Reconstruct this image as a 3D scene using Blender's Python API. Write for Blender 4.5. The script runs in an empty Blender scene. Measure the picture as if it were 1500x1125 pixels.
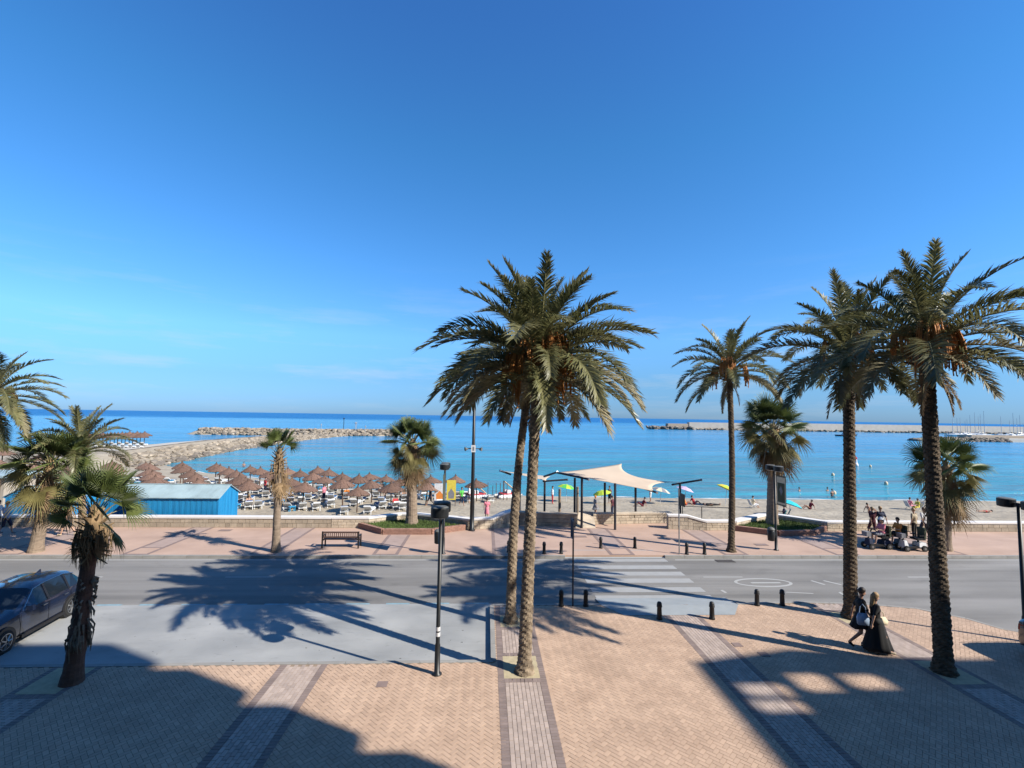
import bpy, math, random
import numpy as np
from mathutils import Vector, Matrix
R_ = math.radians
random.seed(11); np.random.seed(11)
SC = bpy.context.scene
COL = SC.collection

# ------------------------------------------------------------------ camera
CAM_H = 6.8; FPX = 700.0; W0, H0 = 1500.0, 1125.0
YAW, PITCH, ROLL = R_(3.0), R_(3.88), R_(0.9)
_f = Vector((math.sin(YAW)*math.cos(PITCH), math.cos(YAW)*math.cos(PITCH), math.sin(PITCH)))
_r = Vector((math.cos(YAW), -math.sin(YAW), 0)); _u = _r.cross(_f)
_r2 = _r*math.cos(ROLL)+_u*math.sin(ROLL); _u2 = _u*math.cos(ROLL)-_r*math.sin(ROLL)
cam_d = bpy.data.cameras.new('camera'); cam = bpy.data.objects.new('camera', cam_d); COL.objects.link(cam)
cam_d.sensor_width = 36.0; cam_d.lens = 36.0*FPX/W0; cam_d.clip_start = 0.05; cam_d.clip_end = 90000
M = Matrix((( _r2.x, _u2.x, -_f.x, 0), (_r2.y, _u2.y, -_f.y, 0), (_r2.z, _u2.z, -_f.z, CAM_H), (0, 0, 0, 1)))
cam.matrix_world = M; SC.camera = cam
def ray(px, py): return _r2*((px-W0/2)/FPX) - _u2*((py-H0/2)/FPX) + _f
def G(px, py, z=0.0):                      # pixel -> point on the horizontal plane z
    v = ray(px, py); t = (z-CAM_H)/v.z; return Vector((v.x*t, v.y*t, z))
def PD(px, py, y):                         # pixel -> point at distance y out from the facade
    v = ray(px, py); t = y/v.y; return Vector((v.x*t, y, CAM_H+v.z*t))

# ------------------------------------------------------------------ sky, sun, exposure
SUN_EL = R_(36.5); SH = Vector((-0.8836, 0.4683, 0))      # direction shadows fall
wd = bpy.data.worlds.new('World'); SC.world = wd; wd.use_nodes = True
nt = wd.node_tree; nt.nodes.clear()
out = nt.nodes.new('ShaderNodeOutputWorld'); bg = nt.nodes.new('ShaderNodeBackground')
sky = nt.nodes.new('ShaderNodeTexSky'); sky.sky_type = 'NISHITA'; sky.sun_disc = False
sky.sun_elevation = SUN_EL; sky.sun_rotation = math.atan2(-SH.x, -SH.y)
sky.altitude = 0; sky.air_density = 1.0; sky.dust_density = 0.35; sky.ozone_density = 2.2
hs = nt.nodes.new('ShaderNodeHueSaturation'); hs.inputs['Saturation'].default_value = 1.0
hs.inputs['Hue'].default_value = 0.5
tc = nt.nodes.new('ShaderNodeTexCoord'); sx = nt.nodes.new('ShaderNodeSeparateXYZ')
nt.links.new(tc.outputs['Generated'], sx.inputs[0])
# clean marine air: the sky is tinted bluer than the model's, all the way round, most of all low over the horizon
tint = nt.nodes.new('ShaderNodeValToRGB'); te = tint.color_ramp.elements
te[0].position = 0.0; te[0].color = (.37, .70, 1.45, 1); te[1].position = .66; te[1].color = (.46, 1.14, 1.87, 1)
for pos, c in ((.03, (.38, .72, 1.42, 1)), (.07, (.43, .79, 1.32, 1)), (.155, (.66, 1.18, 1.75, 1)), (.29, (.57, 1.25, 1.85, 1)), (.5, (.47, 1.25, 1.83, 1))): q = te.new(pos); q.color = c
nt.links.new(sx.outputs['Z'], tint.inputs[0])
tm = nt.nodes.new('ShaderNodeMix'); tm.data_type = 'RGBA'; tm.blend_type = 'MULTIPLY'; tm.inputs[0].default_value = 1.0
nt.links.new(sky.outputs[0], tm.inputs[6]); nt.links.new(tint.outputs[0], tm.inputs[7]); nt.links.new(tm.outputs[2], hs.inputs['Color'])
mp = nt.nodes.new('ShaderNodeMapping'); mp.inputs['Scale'].default_value = (2.2, 2.2, 17)
nt.links.new(tc.outputs['Generated'], mp.inputs['Vector'])
nz = nt.nodes.new('ShaderNodeTexNoise'); nz.inputs['Scale'].default_value = 1.6; nz.inputs['Detail'].default_value = 7
nz.inputs['Roughness'].default_value = 0.62
nt.links.new(mp.outputs[0], nz.inputs['Vector'])
cr = nt.nodes.new('ShaderNodeValToRGB'); cr.color_ramp.elements[0].position = 0.52; cr.color_ramp.elements[1].position = 0.80
nt.links.new(nz.outputs[0], cr.inputs[0])
el = nt.nodes.new('ShaderNodeValToRGB')           # thin cirrus lies low over the sea
ee = el.color_ramp.elements; ee[0].position = 0.0; ee[0].color = (0.25,)*3+(1,); ee[1].position = 0.30; ee[1].color = (0, 0, 0, 1)
e2 = ee.new(0.07); e2.color = (.8, .8, .8, 1); e3 = ee.new(0.17); e3.color = (.45, .45, .45, 1)
nt.links.new(sx.outputs['Z'], el.inputs[0])
mu = nt.nodes.new('ShaderNodeMath'); mu.operation = 'MULTIPLY'
nt.links.new(cr.outputs[0], mu.inputs[0]); nt.links.new(el.outputs[0], mu.inputs[1])
mu2 = nt.nodes.new('ShaderNodeMath'); mu2.operation = 'MULTIPLY'; mu2.inputs[1].default_value = 0.62
nt.links.new(mu.outputs[0], mu2.inputs[0])
mx = nt.nodes.new('ShaderNodeMix'); mx.data_type = 'RGBA'
nt.links.new(mu2.outputs[0], mx.inputs[0]); nt.links.new(hs.outputs[0], mx.inputs[6]); mx.inputs[7].default_value = (6.2, 6.6, 7.0, 1)
nt.links.new(mx.outputs[2], bg.inputs['Color']); bg.inputs['Strength'].default_value = 0.061
nt.links.new(bg.outputs[0], out.inputs[0])
sd = bpy.data.lights.new('sun', 'SUN'); so = bpy.data.objects.new('sun', sd); COL.objects.link(so)
sd.energy = 5.0; sd.angle = R_(0.53); sd.color = (1.0, 0.93, 0.82)
sdir = Vector((SH.x*math.cos(SUN_EL), SH.y*math.cos(SUN_EL), -math.sin(SUN_EL)))
so.rotation_euler = sdir.to_track_quat('-Z', 'Y').to_euler(); so.location = (30, -20, 40)
SC.view_settings.view_transform = 'Standard'; SC.view_settings.look = 'None'
SC.view_settings.gamma = 1.0; SC.view_settings.exposure = 0.924; SC.view_settings.use_curve_mapping = False
SC.render.engine = 'CYCLES'

# ------------------------------------------------------------------ materials
MT = {}
ALB = 0.72            # all surface colours below were picked by eye and are scaled to real-world albedo here
def mat(name, c, rough=0.75, var=0.18, scale=3.0, bump=0.0, bscale=25.0, metal=0.0, rnd=0.0, spec=0.4, c2=None, det=5, transl=0.0, stretch=None, coat=0.0, attr=False, bd=.03, wear=None):
    """procedural material: noise-mottled colour, optional per-object / per-piece variation, bump, translucency"""
    c = [v*ALB for v in c]; c2 = c2 and [v*ALB for v in c2]
    m = bpy.data.materials.new(name); m.use_nodes = True; n = m.node_tree; N = n.nodes; L = n.links
    b = N['Principled BSDF']; b.inputs['Roughness'].default_value = rough; b.inputs['Metallic'].default_value = metal
    b.inputs['Specular IOR Level'].default_value = spec; b.inputs['Coat Weight'].default_value = coat
    t = N.new('ShaderNodeTexCoord'); src = t.outputs['Object']
    if stretch:
        mm = N.new('ShaderNodeMapping'); mm.inputs['Scale'].default_value = stretch; L.new(src, mm.inputs[0]); src = mm.outputs[0]
    z = N.new('ShaderNodeTexNoise'); z.inputs['Scale'].default_value = scale; z.inputs['Detail'].default_value = det; L.new(src, z.inputs['Vector'])
    r = N.new('ShaderNodeMapRange'); r.inputs[1].default_value = 0.3; r.inputs[2].default_value = 0.7; L.new(z.outputs[0], r.inputs[0])
    mix = N.new('ShaderNodeMix'); mix.data_type = 'RGBA'
    lo = [max(0, v*(1-var)) for v in c]; hi = [min(1, v*(1+var)) for v in c] if c2 is None else c2
    mix.inputs[6].default_value = (*lo, 1); mix.inputs[7].default_value = (*hi, 1); L.new(r.outputs[0], mix.inputs[0])
    col = mix.outputs[2]
    if rnd > 0:
        oi = N.new('ShaderNodeObjectInfo'); val = oi.outputs['Random']
        if attr:
            at = N.new('ShaderNodeAttribute'); at.attribute_name = 'rnd'
            ad = N.new('ShaderNodeMath'); ad.operation = 'ADD'; L.new(at.outputs['Fac'], ad.inputs[0]); L.new(val, ad.inputs[1])
            fr = N.new('ShaderNodeMath'); fr.operation = 'FRACT'; L.new(ad.outputs[0], fr.inputs[0]); val = fr.outputs[0]
        mr = N.new('ShaderNodeMapRange'); mr.inputs[3].default_value = 1-rnd; mr.inputs[4].default_value = 1+rnd; L.new(val, mr.inputs[0])
        hv = N.new('ShaderNodeHueSaturation'); L.new(mr.outputs[0], hv.inputs['Value']); L.new(col, hv.inputs['Color']); col = hv.outputs[0]
    if wear:                                        # (list of (mapping scale, ramp low, ramp high, darkest value)): tyre lanes, stains, scuffs
        for sc_, lo_, hi_, dk in wear:
            m3 = N.new('ShaderNodeMapping'); m3.inputs['Scale'].default_value = sc_; L.new(t.outputs['Object'], m3.inputs[0])
            z3 = N.new('ShaderNodeTexNoise'); z3.inputs['Scale'].default_value = 1; z3.inputs['Detail'].default_value = 7; z3.inputs['Roughness'].default_value = .65; L.new(m3.outputs[0], z3.inputs['Vector'])
            r3 = N.new('ShaderNodeMapRange'); r3.inputs[1].default_value = lo_; r3.inputs[2].default_value = hi_; r3.inputs[3].default_value = dk; r3.inputs[4].default_value = 1.0; L.new(z3.outputs[0], r3.inputs[0])
            h3 = N.new('ShaderNodeHueSaturation'); L.new(r3.outputs[0], h3.inputs['Value']); L.new(col, h3.inputs['Color']); col = h3.outputs[0]
    L.new(col, b.inputs['Base Color'])
    if bump > 0:
        z2 = N.new('ShaderNodeTexNoise'); z2.inputs['Scale'].default_value = bscale; z2.inputs['Detail'].default_value = 4; L.new(src, z2.inputs['Vector'])
        bp = N.new('ShaderNodeBump'); bp.inputs['Strength'].default_value = bump; bp.inputs['Distance'].default_value = bd
        L.new(z2.outputs[0], bp.inputs['Height']); L.new(bp.outputs[0], b.inputs['Normal'])
    if transl > 0:
        tr = N.new('ShaderNodeBsdfTranslucent'); L.new(col, tr.inputs[0]); ms = N.new('ShaderNodeMixShader'); ms.inputs[0].default_value = transl
        L.new(b.outputs[0], ms.inputs[1]); L.new(tr.outputs[0], ms.inputs[2]); L.new(ms.outputs[0], N['Material Output'].inputs[0])
    MT[name] = m; return m
mat('paver', (.53, .37, .265), .85, .10, 1.1, rnd=.09, attr=True, c2=(.59, .42, .305), wear=[((.45, .45, 1), .30, .48, .86), ((5, 5, 1), .27, .36, .72)])
mat('paver_dark', (.26, .20, .18), .85, .12, 3, rnd=.12, attr=True)
mat('paver_pale', (.46, .37, .32), .85, .10, 3, rnd=.12, attr=True)
mat('grout', (.31, .235, .17), .95, .15, 8)
mat('paving_far', (.50, .345, .265), .9, .09, .6, .15, 30, c2=(.55, .385, .30), wear=[((.3, .8, 1), .30, .50, .86), ((3.5, 7, 1), .30, .40, .84)])
mat('band_far', (.40, .30, .26), .9, .10, 2, .1, 30)
mat('band_edge', (.26, .19, .17), .9, .12, 3)
mat('asphalt', (.225, .218, .208), .88, .16, .35, .35, 90, stretch=(.35, 1.6, 1), c2=(.32, .31, .295), wear=[((.02, 1.25, 1), .36, .56, .76), ((.5, .9, 1), .28, .42, .80), ((7, 7, 1), .28, .36, .7)])
mat('bay_concrete', (.33, .34, .34), .7, .10, .5, .15, 40, c2=(.43, .435, .425), det=8, wear=[((.35, 1.1, 1), .30, .50, .84), ((2.2, 4.5, 1), .30, .40, .80), ((9, 9, 1), .27, .34, .62)])
mat('ramp', (.34, .37, .385), .8, .08, 2, .1, 40)
mat('kerb', (.33, .32, .30), .85, .15, 2, .15, 40, rnd=.08)
mat('road_paint', (.56, .56, .54), .7, .2, 6, c2=(.42, .42, .41), det=8)
mat('zebra_paint', (.50, .505, .50), .7, .2, 3, c2=(.36, .36, .355), det=9)
mat('blue_paint', (.24, .38, .45), .7, .2, 6)
mat('patch', (.06, .055, .055), .9, .2, 5)
mat('sand', (.40, .34, .255), .95, .14, .45, .9, 2.0, c2=(.48, .415, .315), det=9, bd=.16, wear=[((.09, .22, 1), .32, .52, .84), ((1.1, 2.2, 1), .32, .46, .82)])
mat('pit_sand', (.50, .42, .27), .95, .12, 6, .3, 60)
mat('rock', (.25, .205, .155), .92, .25, .8, .5, 6, rnd=.32, c2=(.42, .355, .275), attr=True)
mat('rock_dark', (.20, .17, .14), .92, .3, .8, .5, 6, rnd=.3)
mat('concrete', (.52, .48, .42), .9, .08, .3, .1, 10)
mat('wall_stone', (.56, .47, .36), .92, .18, 2.2, .5, 18, rnd=.14, attr=True)
mat('wall_block', (.42, .35, .27), .92, .15, 2.2, .4, 18, rnd=.12, attr=True)
mat('coping', (.78, .75, .72), .7, .05, 3)
mat('planter_brick', (.36, .20, .15), .9, .15, 8, .3, 40, rnd=.1, attr=True)
mat('lawn', (.095, .145, .035), .95, .3, 1.2, .8, 60, rnd=.25, attr=True)
mat('lamp_metal', (.022, .024, .026), .42, .15, 8, metal=.2)
mat('lamp_top', (.13, .135, .13), .6, .2, 6)
mat('black_iron', (.014, .013, .014), .5, .2, 8)
mat('steel', (.42, .43, .44), .4, .08, 5, metal=.8)
mat('brown_wood', (.095, .055, .045), .7, .2, 6, stretch=(1, 8, 8))
mat('hut_blue', (.012, .235, .52), .62, .12, 1.2, stretch=(6, 6, .5), c2=(.016, .28, .58))
mat('hut_cyan', (.03, .36, .66), .6, .10, 1.2, stretch=(6, 6, .5), c2=(.035, .40, .70))
mat('hut_roof', (.34, .45, .48), .8, .14, 1.0, stretch=(1, 1, 1), det=7, wear=[((1.2, .5, 1), .34, .52, .80)])
mat('thatch', (.185, .11, .08), .95, .3, 9, .9, 40, rnd=.2, stretch=(1, 1, .4))
mat('pole_wood', (.11, .065, .045), .85, .25, 7)
mat('plastic_white', (.76, .77, .77), .45, .05, 2)
mat('mattress_grey', (.085, .105, .125), .8, .15, 5, rnd=.3)
mat('mattress_blue', (.03, .12, .30), .8, .15, 5, rnd=.3)
mat('plastic_blue', (.03, .30, .55), .5, .1, 5)
mat('sail', (.80, .65, .50), .8, .05, 1.0, transl=.28)
mat('sail_post', (.035, .035, .045), .5, .2, 6)
mat('leaf_date', (.14, .16, .057), .42, .35, 1.2, rnd=.32, transl=.32, c2=(.31, .285, .13), spec=.55)
mat('leaf_date_pale', (.24, .215, .11), .6, .25, 1.5, rnd=.2, transl=.25, c2=(.35, .30, .17))
mat('rachis', (.23, .21, .09), .6, .15, 6)
mat('leaf_fan', (.095, .135, .035), .5, .3, 1.5, rnd=.25, transl=.25, c2=(.165, .20, .06))
mat('leaf_fan_old', (.235, .205, .075), .65, .3, 2, rnd=.2, transl=.22)
mat('leaf_dead', (.30, .20, .105), .85, .3, 3, rnd=.25, transl=.12)
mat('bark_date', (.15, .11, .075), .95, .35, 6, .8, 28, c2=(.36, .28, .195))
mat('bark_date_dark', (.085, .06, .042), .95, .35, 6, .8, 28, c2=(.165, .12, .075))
mat('bark_fan', (.27, .205, .15), .95, .25, 4, .6, 22, stretch=(1, 1, 3))
mat('bark_fan_red', (.17, .085, .06), .95, .25, 4, .6, 22, stretch=(1, 1, 3))
mat('dates', (.50, .20, .045), .7, .3, 9)
mat('skin', (.50, .30, .21), .6, .06, 5); mat('skin_tan', (.36, .19, .125), .6, .06, 5)
for nm, c in dict(black=(.012, .012, .013), navy=(.018, .025, .06), maroon=(.10, .02, .03), beige=(.42, .35, .25), white=(.72, .72, .73),
                  lightblue=(.30, .40, .55), red=(.55, .04, .05), green=(.10, .50, .08), orange=(.75, .25, .05), pink=(.70, .22, .28), darkred=(.16, .015, .03),
                  yellow=(.72, .58, .08), lime=(.48, .62, .05), turquoise=(.02, .48, .60), lilac=(.55, .42, .60), grey=(.22, .22, .24), teal=(.02, .20, .22), olive=(.07, .08, .045), cream=(.70, .60, .42)).items():
    mat('cloth_'+nm, c, .85, .12, 8)
mat('hair_dark', (.025, .016, .012), .6, .3, 20); mat('hair_blond', (.34, .22, .11), .6, .3, 20); mat('hair_brown', (.12, .065, .04), .6, .3, 20)
mat('car_paint', (.010, .016, .038), .22, .05, 2, coat=1.0, spec=.5)
mat('car_glass', (.012, .018, .026), .05, .05, 2, spec=.6)
mat('tyre', (.018, .018, .018), .85, .2, 12); mat('rim', (.40, .41, .42), .35, .05, 4, metal=.9)
mat('chrome', (.65, .66, .68), .15, .05, 4, metal=1.0); mat('lamp_red', (.35, .01, .01), .25, .05, 4); mat('lamp_clear', (.6, .62, .65), .15, .05, 4)
mat('facade', (.42, .37, .31), .9, .06, .5); mat('facade_glass', (.04, .05, .06), .1, .05, 2)
mat('hull_dark', (.03, .035, .05), .5, .1, 2); mat('hull_white', (.75, .75, .74), .4, .05, 2)
mat('mast', (.45, .47, .50), .4, .05, 2, metal=.5)

def water_mat():
    m = bpy.data.materials.new('sea_water'); m.use_nodes = True; n = m.node_tree; N = n.nodes; L = n.links; b = N['Principled BSDF']
    b.inputs['IOR'].default_value = 1.33
    t = N.new('ShaderNodeTexCoord'); s = N.new('ShaderNodeSeparateXYZ'); L.new(t.outputs['Object'], s.inputs[0])
    def rng(src, a0, a1, b0=0.0, b1=1.0):
        r = N.new('ShaderNodeMapRange'); r.interpolation_type = 'SMOOTHSTEP'; r.inputs[1].default_value = a0; r.inputs[2].default_value = a1; r.inputs[3].default_value = b0; r.inputs[4].default_value = b1; L.new(src, r.inputs[0]); return r.outputs[0]
    def noise(sc, scale, det, rough=.55):
        mp = N.new('ShaderNodeMapping'); mp.inputs['Scale'].default_value = sc; L.new(t.outputs['Object'], mp.inputs[0])
        z = N.new('ShaderNodeTexNoise'); z.inputs['Scale'].default_value = scale; z.inputs['Detail'].default_value = det; z.inputs['Roughness'].default_value = rough; L.new(mp.outputs[0], z.inputs['Vector']); return z.outputs[0]
    def mixc(f, c0, c1):
        q = N.new('ShaderNodeMix'); q.data_type = 'RGBA'; L.new(f, q.inputs[0])
        for k, c in ((6, c0), (7, c1)):
            if isinstance(c, tuple): q.inputs[k].default_value = (*c, 1)
            else: L.new(c, q.inputs[k])
        return q.outputs[2]
    # shallow water over sand is greener; open water a deeper, wind-ruffled blue
    near = mixc(rng(s.outputs['Y'], 54, 180), (.045, .225, .30), (.035, .21, .39))
    wob = N.new('ShaderNodeMath'); wob.operation = 'MULTIPLY_ADD'; L.new(noise((.0012, .004, 1), 1, 3), wob.inputs[0]); wob.inputs[1].default_value = 900; L.new(s.outputs['Y'], wob.inputs[2])
    far = rng(wob.outputs[0], 900, 1500)
    col = mixc(far, near, (.018, .125, .31))
    lane = rng(noise((.006, .045, 1), 1.0, 5), .32, .68, .84, 1.16)
    hv = N.new('ShaderNodeHueSaturation'); L.new(lane, hv.inputs['Value']); L.new(col, hv.inputs['Color']); L.new(hv.outputs[0], b.inputs['Base Color'])
    L.new(rng(far, 0, 1, .14, .4), b.inputs['Roughness']); L.new(rng(far, 0, 1, .5, .12), b.inputs['Specular IOR Level'])
    h1 = noise((.16, .62, 1), .8, 6, .6); h2 = noise((.035, .16, 1), .8, 4, .5); ad = N.new('ShaderNodeMath'); ad.operation = 'MULTIPLY_ADD'; L.new(h2, ad.inputs[0]); ad.inputs[1].default_value = 6.0; L.new(h1, ad.inputs[2])
    bp = N.new('ShaderNodeBump'); bp.inputs['Strength'].default_value = 1.0; bp.inputs['Distance'].default_value = .9; L.new(ad.outputs[0], bp.inputs['Height']); L.new(bp.outputs[0], b.inputs['Normal'])
    MT['sea_water'] = m
water_mat()

# ------------------------------------------------------------------ mesh helpers
class MB:
    def __init__(s): s.v = []; s.f = []; s.a = []; s.cur = 0.0
    def add(s, vs, fs, a=None):
        o = len(s.v); s.v += [tuple(v) for v in vs]; s.f += [tuple(i+o for i in f) for f in fs]; s.a += [s.cur if a is None else a]*len(vs); return s
    def box(s, c, d, rz=0.0, top=1.0, a=None):
        x, y, z = d[0]/2, d[1]/2, d[2]/2; cs, sn = math.cos(rz), math.sin(rz); vs = []
        for k, zz in ((1.0, -z), (top, z)):
            for X, Y in ((-x, -y), (x, -y), (x, y), (-x, y)):
                X *= k; Y *= k; vs.append((c[0]+X*cs-Y*sn, c[1]+X*sn+Y*cs, c[2]+zz))
        return s.add(vs, [(3, 2, 1, 0), (4, 5, 6, 7), (0, 1, 5, 4), (1, 2, 6, 5), (2, 3, 7, 6), (3, 0, 4, 7)], a)
    def tube(s, pts, rad, n=8, cap=True):
        pts = [Vector(p) for p in pts]; m = len(pts); rad = rad if hasattr(rad, '__len__') else [rad]*m; vs = []; fs = []
        for i, p in enumerate(pts):
            t = (pts[min(i+1, m-1)]-pts[max(i-1, 0)]).normalized()
            ref = Vector((0, 0, 1)) if abs(t.z) < .9 else Vector((1, 0, 0)); u = t.cross(ref).normalized(); w = t.cross(u)
            for k in range(n):
                a = 2*math.pi*k/n; vs.append(p+(u*math.cos(a)+w*math.sin(a))*rad[i])
        for i in range(m-1):
            for k in range(n): fs.append((i*n+k, i*n+(k+1) % n, (i+1)*n+(k+1) % n, (i+1)*n+k))
        if cap: fs += [tuple(range(n)), tuple(reversed(range((m-1)*n, m*n)))]
        return s.add(vs, fs)
    def lathe(s, c, prof, n=16):
        vs = []; fs = []; m = len(prof)
        for r, z in prof:
            for k in range(n): a = 2*math.pi*k/n; vs.append((c[0]+r*math.cos(a), c[1]+r*math.sin(a), c[2]+z))
        for i in range(m-1):
            for k in range(n): fs.append((i*n+k, i*n+(k+1) % n, (i+1)*n+(k+1) % n, (i+1)*n+k))
        fs += [tuple(reversed(range(n))), tuple(range((m-1)*n, m*n))]
        return s.add(vs, fs)
    def prism(s, poly, z0, z1):
        n = len(poly); vs = [(p[0], p[1], z0) for p in poly]+[(p[0], p[1], z1) for p in poly]
        return s.add(vs, [tuple(reversed(range(n))), tuple(range(n, 2*n))]+[(i, (i+1) % n, n+(i+1) % n, n+i) for i in range(n)])
    def capsule(s, p0, p1, r0, r1, n=10):
        p0 = Vector(p0); p1 = Vector(p1); t = (p1-p0); L = max(t.length, 1e-4); t = t/L
        pts = []; rs = []
        for a in (-80, -50, -20): pts.append(p0+t*(r0*math.sin(R_(a)))); rs.append(r0*math.cos(R_(a)))
        for a in (20, 50, 80): pts.append(p1+t*(r1*math.sin(R_(a)))); rs.append(r1*math.cos(R_(a)))
        return s.tube(pts, rs, n)
    def mesh(s, name, m, smooth=False):
        me = bpy.data.meshes.new(name); me.from_pydata(s.v, [], s.f)
        if m is not None: me.materials.append(MT[m])
        if any(s.a):
            at = me.attributes.new('rnd', 'FLOAT', 'POINT'); at.data.foreach_set('value', s.a)
        if smooth: me.polygons.foreach_set('use_smooth', [True]*len(me.polygons))
        me.update(); return me
    def build(s, name, m, parent=None, smooth=False, kind=None): return put(name, s.mesh(name, m, smooth), parent, kind)
def put(name, me, parent=None, kind=None, loc=(0, 0, 0), rz=0.0, sc=1.0):
    o = bpy.data.objects.new(name, me); COL.objects.link(o); o.parent = parent; o.location = loc; o.rotation_euler = (0, 0, rz); o.scale = (sc,)*3
    if kind: o['kind'] = kind
    return o
def thing(name, label, cat, loc=(0, 0, 0), rz=0.0, group=None):
    o = bpy.data.objects.new(name, None); COL.objects.link(o); o.location = loc; o.rotation_euler = (0, 0, rz); o.empty_display_size = .2
    return tag(o, label, cat, group)
def tag(o, label, cat, group=None):
    o['label'] = label; o['category'] = cat
    if group: o['group'] = group
    return o
KIDS = {}
def dup(root, loc, rz=0.0, sc=None, label=None, group=None):
    def cp(o, par):
        c = o.copy(); COL.objects.link(c); c.parent = par
        for k in KIDS.get(o.name, [x for x in ALLCH(o)]): cp(k, c)
        return c
    r = cp(root, None); r.location = loc; r.rotation_euler = (0, 0, rz)
    if sc: r.scale = (sc,)*3
    if label: r['label'] = label
    if group: r['group'] = group
    return r
def ALLCH(o): return list(o.children)
# ------------------------------------------------------------------ ground, road, paving
ROAD_Z = -0.12
SEA_Z = -2.4
def sheet(name, poly, z, m, parent=None, kind='structure'):
    b = MB(); b.add([(p[0], p[1], z) for p in poly], [tuple(range(len(poly)))]); return b.build(name, m, parent, kind=None if parent else kind)
rect = lambda x0, x1, y0, y1: [(x0, y0), (x1, y0), (x1, y1), (x0, y1)]
sheet('ground', rect(-500, 500, -500, 28.6), -0.32, 'concrete')
KF = G(750, 818, ROAD_Z).y                       # far kerb line
YB = G(415, 972).y                               # front edge of the left plaza
XB = G(722, 940).x                               # side edge of the parking bay
YF = G(800, 886).y                               # front edge of the plaza tongue
YW = G(350, 772.7).y                             # face of the sea wall
road = MB().prism(rect(-160, 160, 9, KF), -.3, ROAD_Z).build('road', 'asphalt', kind='structure')
bay = MB().prism(rect(-60, XB, YB-.3, G(160, 886, ROAD_Z).y-.05), -.29, ROAD_Z+.004).build('parking_bay', 'bay_concrete', kind='structure')
# the plaza tongue: straight in front of the crossing, rounded off towards the right-hand bay
edge = [G(1170, 882), G(1260, 884.5), G(1340, 891), G(1415, 906), G(1470, 922)]
PEND = edge[-1]
plaza_poly = [(-60, -16), (60, -16), (60, PEND.y-1.6), (PEND.x+2.2, PEND.y-1.5)]+[(p.x, p.y) for p in reversed(edge)]+[(9.4, YF), (4.3, YF), (XB, YF), (XB, YB), (-60, YB)]
plaza = MB().prism(plaza_poly, -.3, 0).build('plaza_paving', 'grout', kind='structure')
prom = MB().prism(rect(-90, 90, KF+.14, YW+.25)+[], -.3, 0).build('promenade_paving', 'paving_far', kind='structure')
prom2 = sheet('promenade_terrace', [(XB-1, YW+.24), (12.5, YW+.24), (12.5, YW+2.6), (XB-1, YW+2.6)], -.002, 'paving_far')
# kerb stones
kme = MB().box((0, 0, -.14), (.985, .14, .30)).mesh('kerb_stone', 'kerb')
x = -45.0
while x < 50:
    if not (3.9 < x < 8.4): put('kerb_stone', kme, prom, loc=(x+.5, KF+.07, .001*random.random()))
    x += 1.0
def kerb_run(pts, parent):
    pts = [Vector((p[0], p[1])) for p in pts]
    for a, b in zip(pts, pts[1:]):
        L = (b-a).length; n = max(1, round(L)); d = (b-a)/n; ang = math.atan2(d.y, d.x)
        for i in range(n):
            c = a+d*(i+.5); o = put('kerb_stone', kme, parent, loc=(c.x, c.y, .004), rz=ang); o.scale.x = d.length
kerb_run([(-30, YB), (XB, YB)], plaza); kerb_run([(XB, YB), (XB, YF)], plaza)
kerb_run([(XB, YF), (4.3, YF)], plaza); kerb_run([(9.4, YF)]+[(p.x, p.y) for p in edge], plaza)
# pavers: herringbone field, banded strips of running bond with dark soldier courses
BW, BX0, BSP = 1.26, .43, 5.85
def in_band(x, y, m=0.0):
    k = round((x-BX0-BW/2)/BSP); c = BX0+BW/2+k*BSP; return abs(x-c) < BW/2-m
ex = np.array([p.x for p in edge]); ey = np.array([p.y for p in edge])
def ymax(x):
    if x < XB: return YB
    if x <= ex[0]: return YF
    return float(np.interp(x, ex, ey)) if x < ex[-1] else ey[-1]-.7*(x-ex[-1])
pits = []          # (x0,x1,y0,y1) sandy tree pits
def pit_at(p, k, l=1.0, s=.35):
    x0 = BX0+k*BSP+.16; pits.append((x0, x0+BW-.32, p.y-s, p.y-s+l))
PB = {'c1': G(768, 985), 'c2': G(748, 911), 'p4': G(1246, 905), 'p5': G(1383, 985), 'w1': G(105, 1000)}
pit_at(PB['c1'], 0, 1.15, .3); pit_at(PB['c2'], 0, .9, .4); pit_at(PB['w1'], -2, 1.2, .5); pit_at(PB['p5'], 2, 1.2, .6); pit_at(PB['p4'], 2, .9, .45)
in_pit = lambda x, y: any(a < x < b and c < y < d for a, b, c, d in pits)
bricks = []        # (x, y, angle, kind)
u = .1; c45 = math.sqrt(.5)
rngs = 260
for i in range(-rngs, rngs):
    for j in range(-rngs, rngs):
        k = (i-j) % 4
        if k == 0: cx, cy, a = (i+1)*u, (j+.5)*u, 0.0
        elif k == 3: cx, cy, a = (i+.5)*u, (j+1)*u, math.pi/2
        else: continue
        X = (cx-cy)*c45; Y = (cx+cy)*c45+12.5
        if Y < 8.3 or abs(X) > 1.1*Y+1.5 or Y > ymax(X)-.05 or in_band(X, Y, .07): continue
        bricks.append((X, Y, a+math.pi/4, 0))
for k in range(-3, 4):
    x0 = BX0+k*BSP
    y = 8.3; r = 0
    while True:
        if y > ymax(x0+.5)-.12 or y > ymax(x0+1.2)-.12: break
        if abs(x0) < 1.1*y+3:
            for xe in (x0+.09, x0+BW-.09): bricks.append((xe, y+.05, 0.0, 1))
            if r % 2 == 0:
                nb = 9; w = (BW-.36)/nb
                for q in range(nb):
                    X = x0+.18+w*(q+.5); Y = y+.1+(.1 if q % 2 else 0)
                    if not in_pit(X, Y) and Y < ymax(X)-.12: bricks.append((X, Y, math.pi/2, 2))
        y += .1; r += 1
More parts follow.
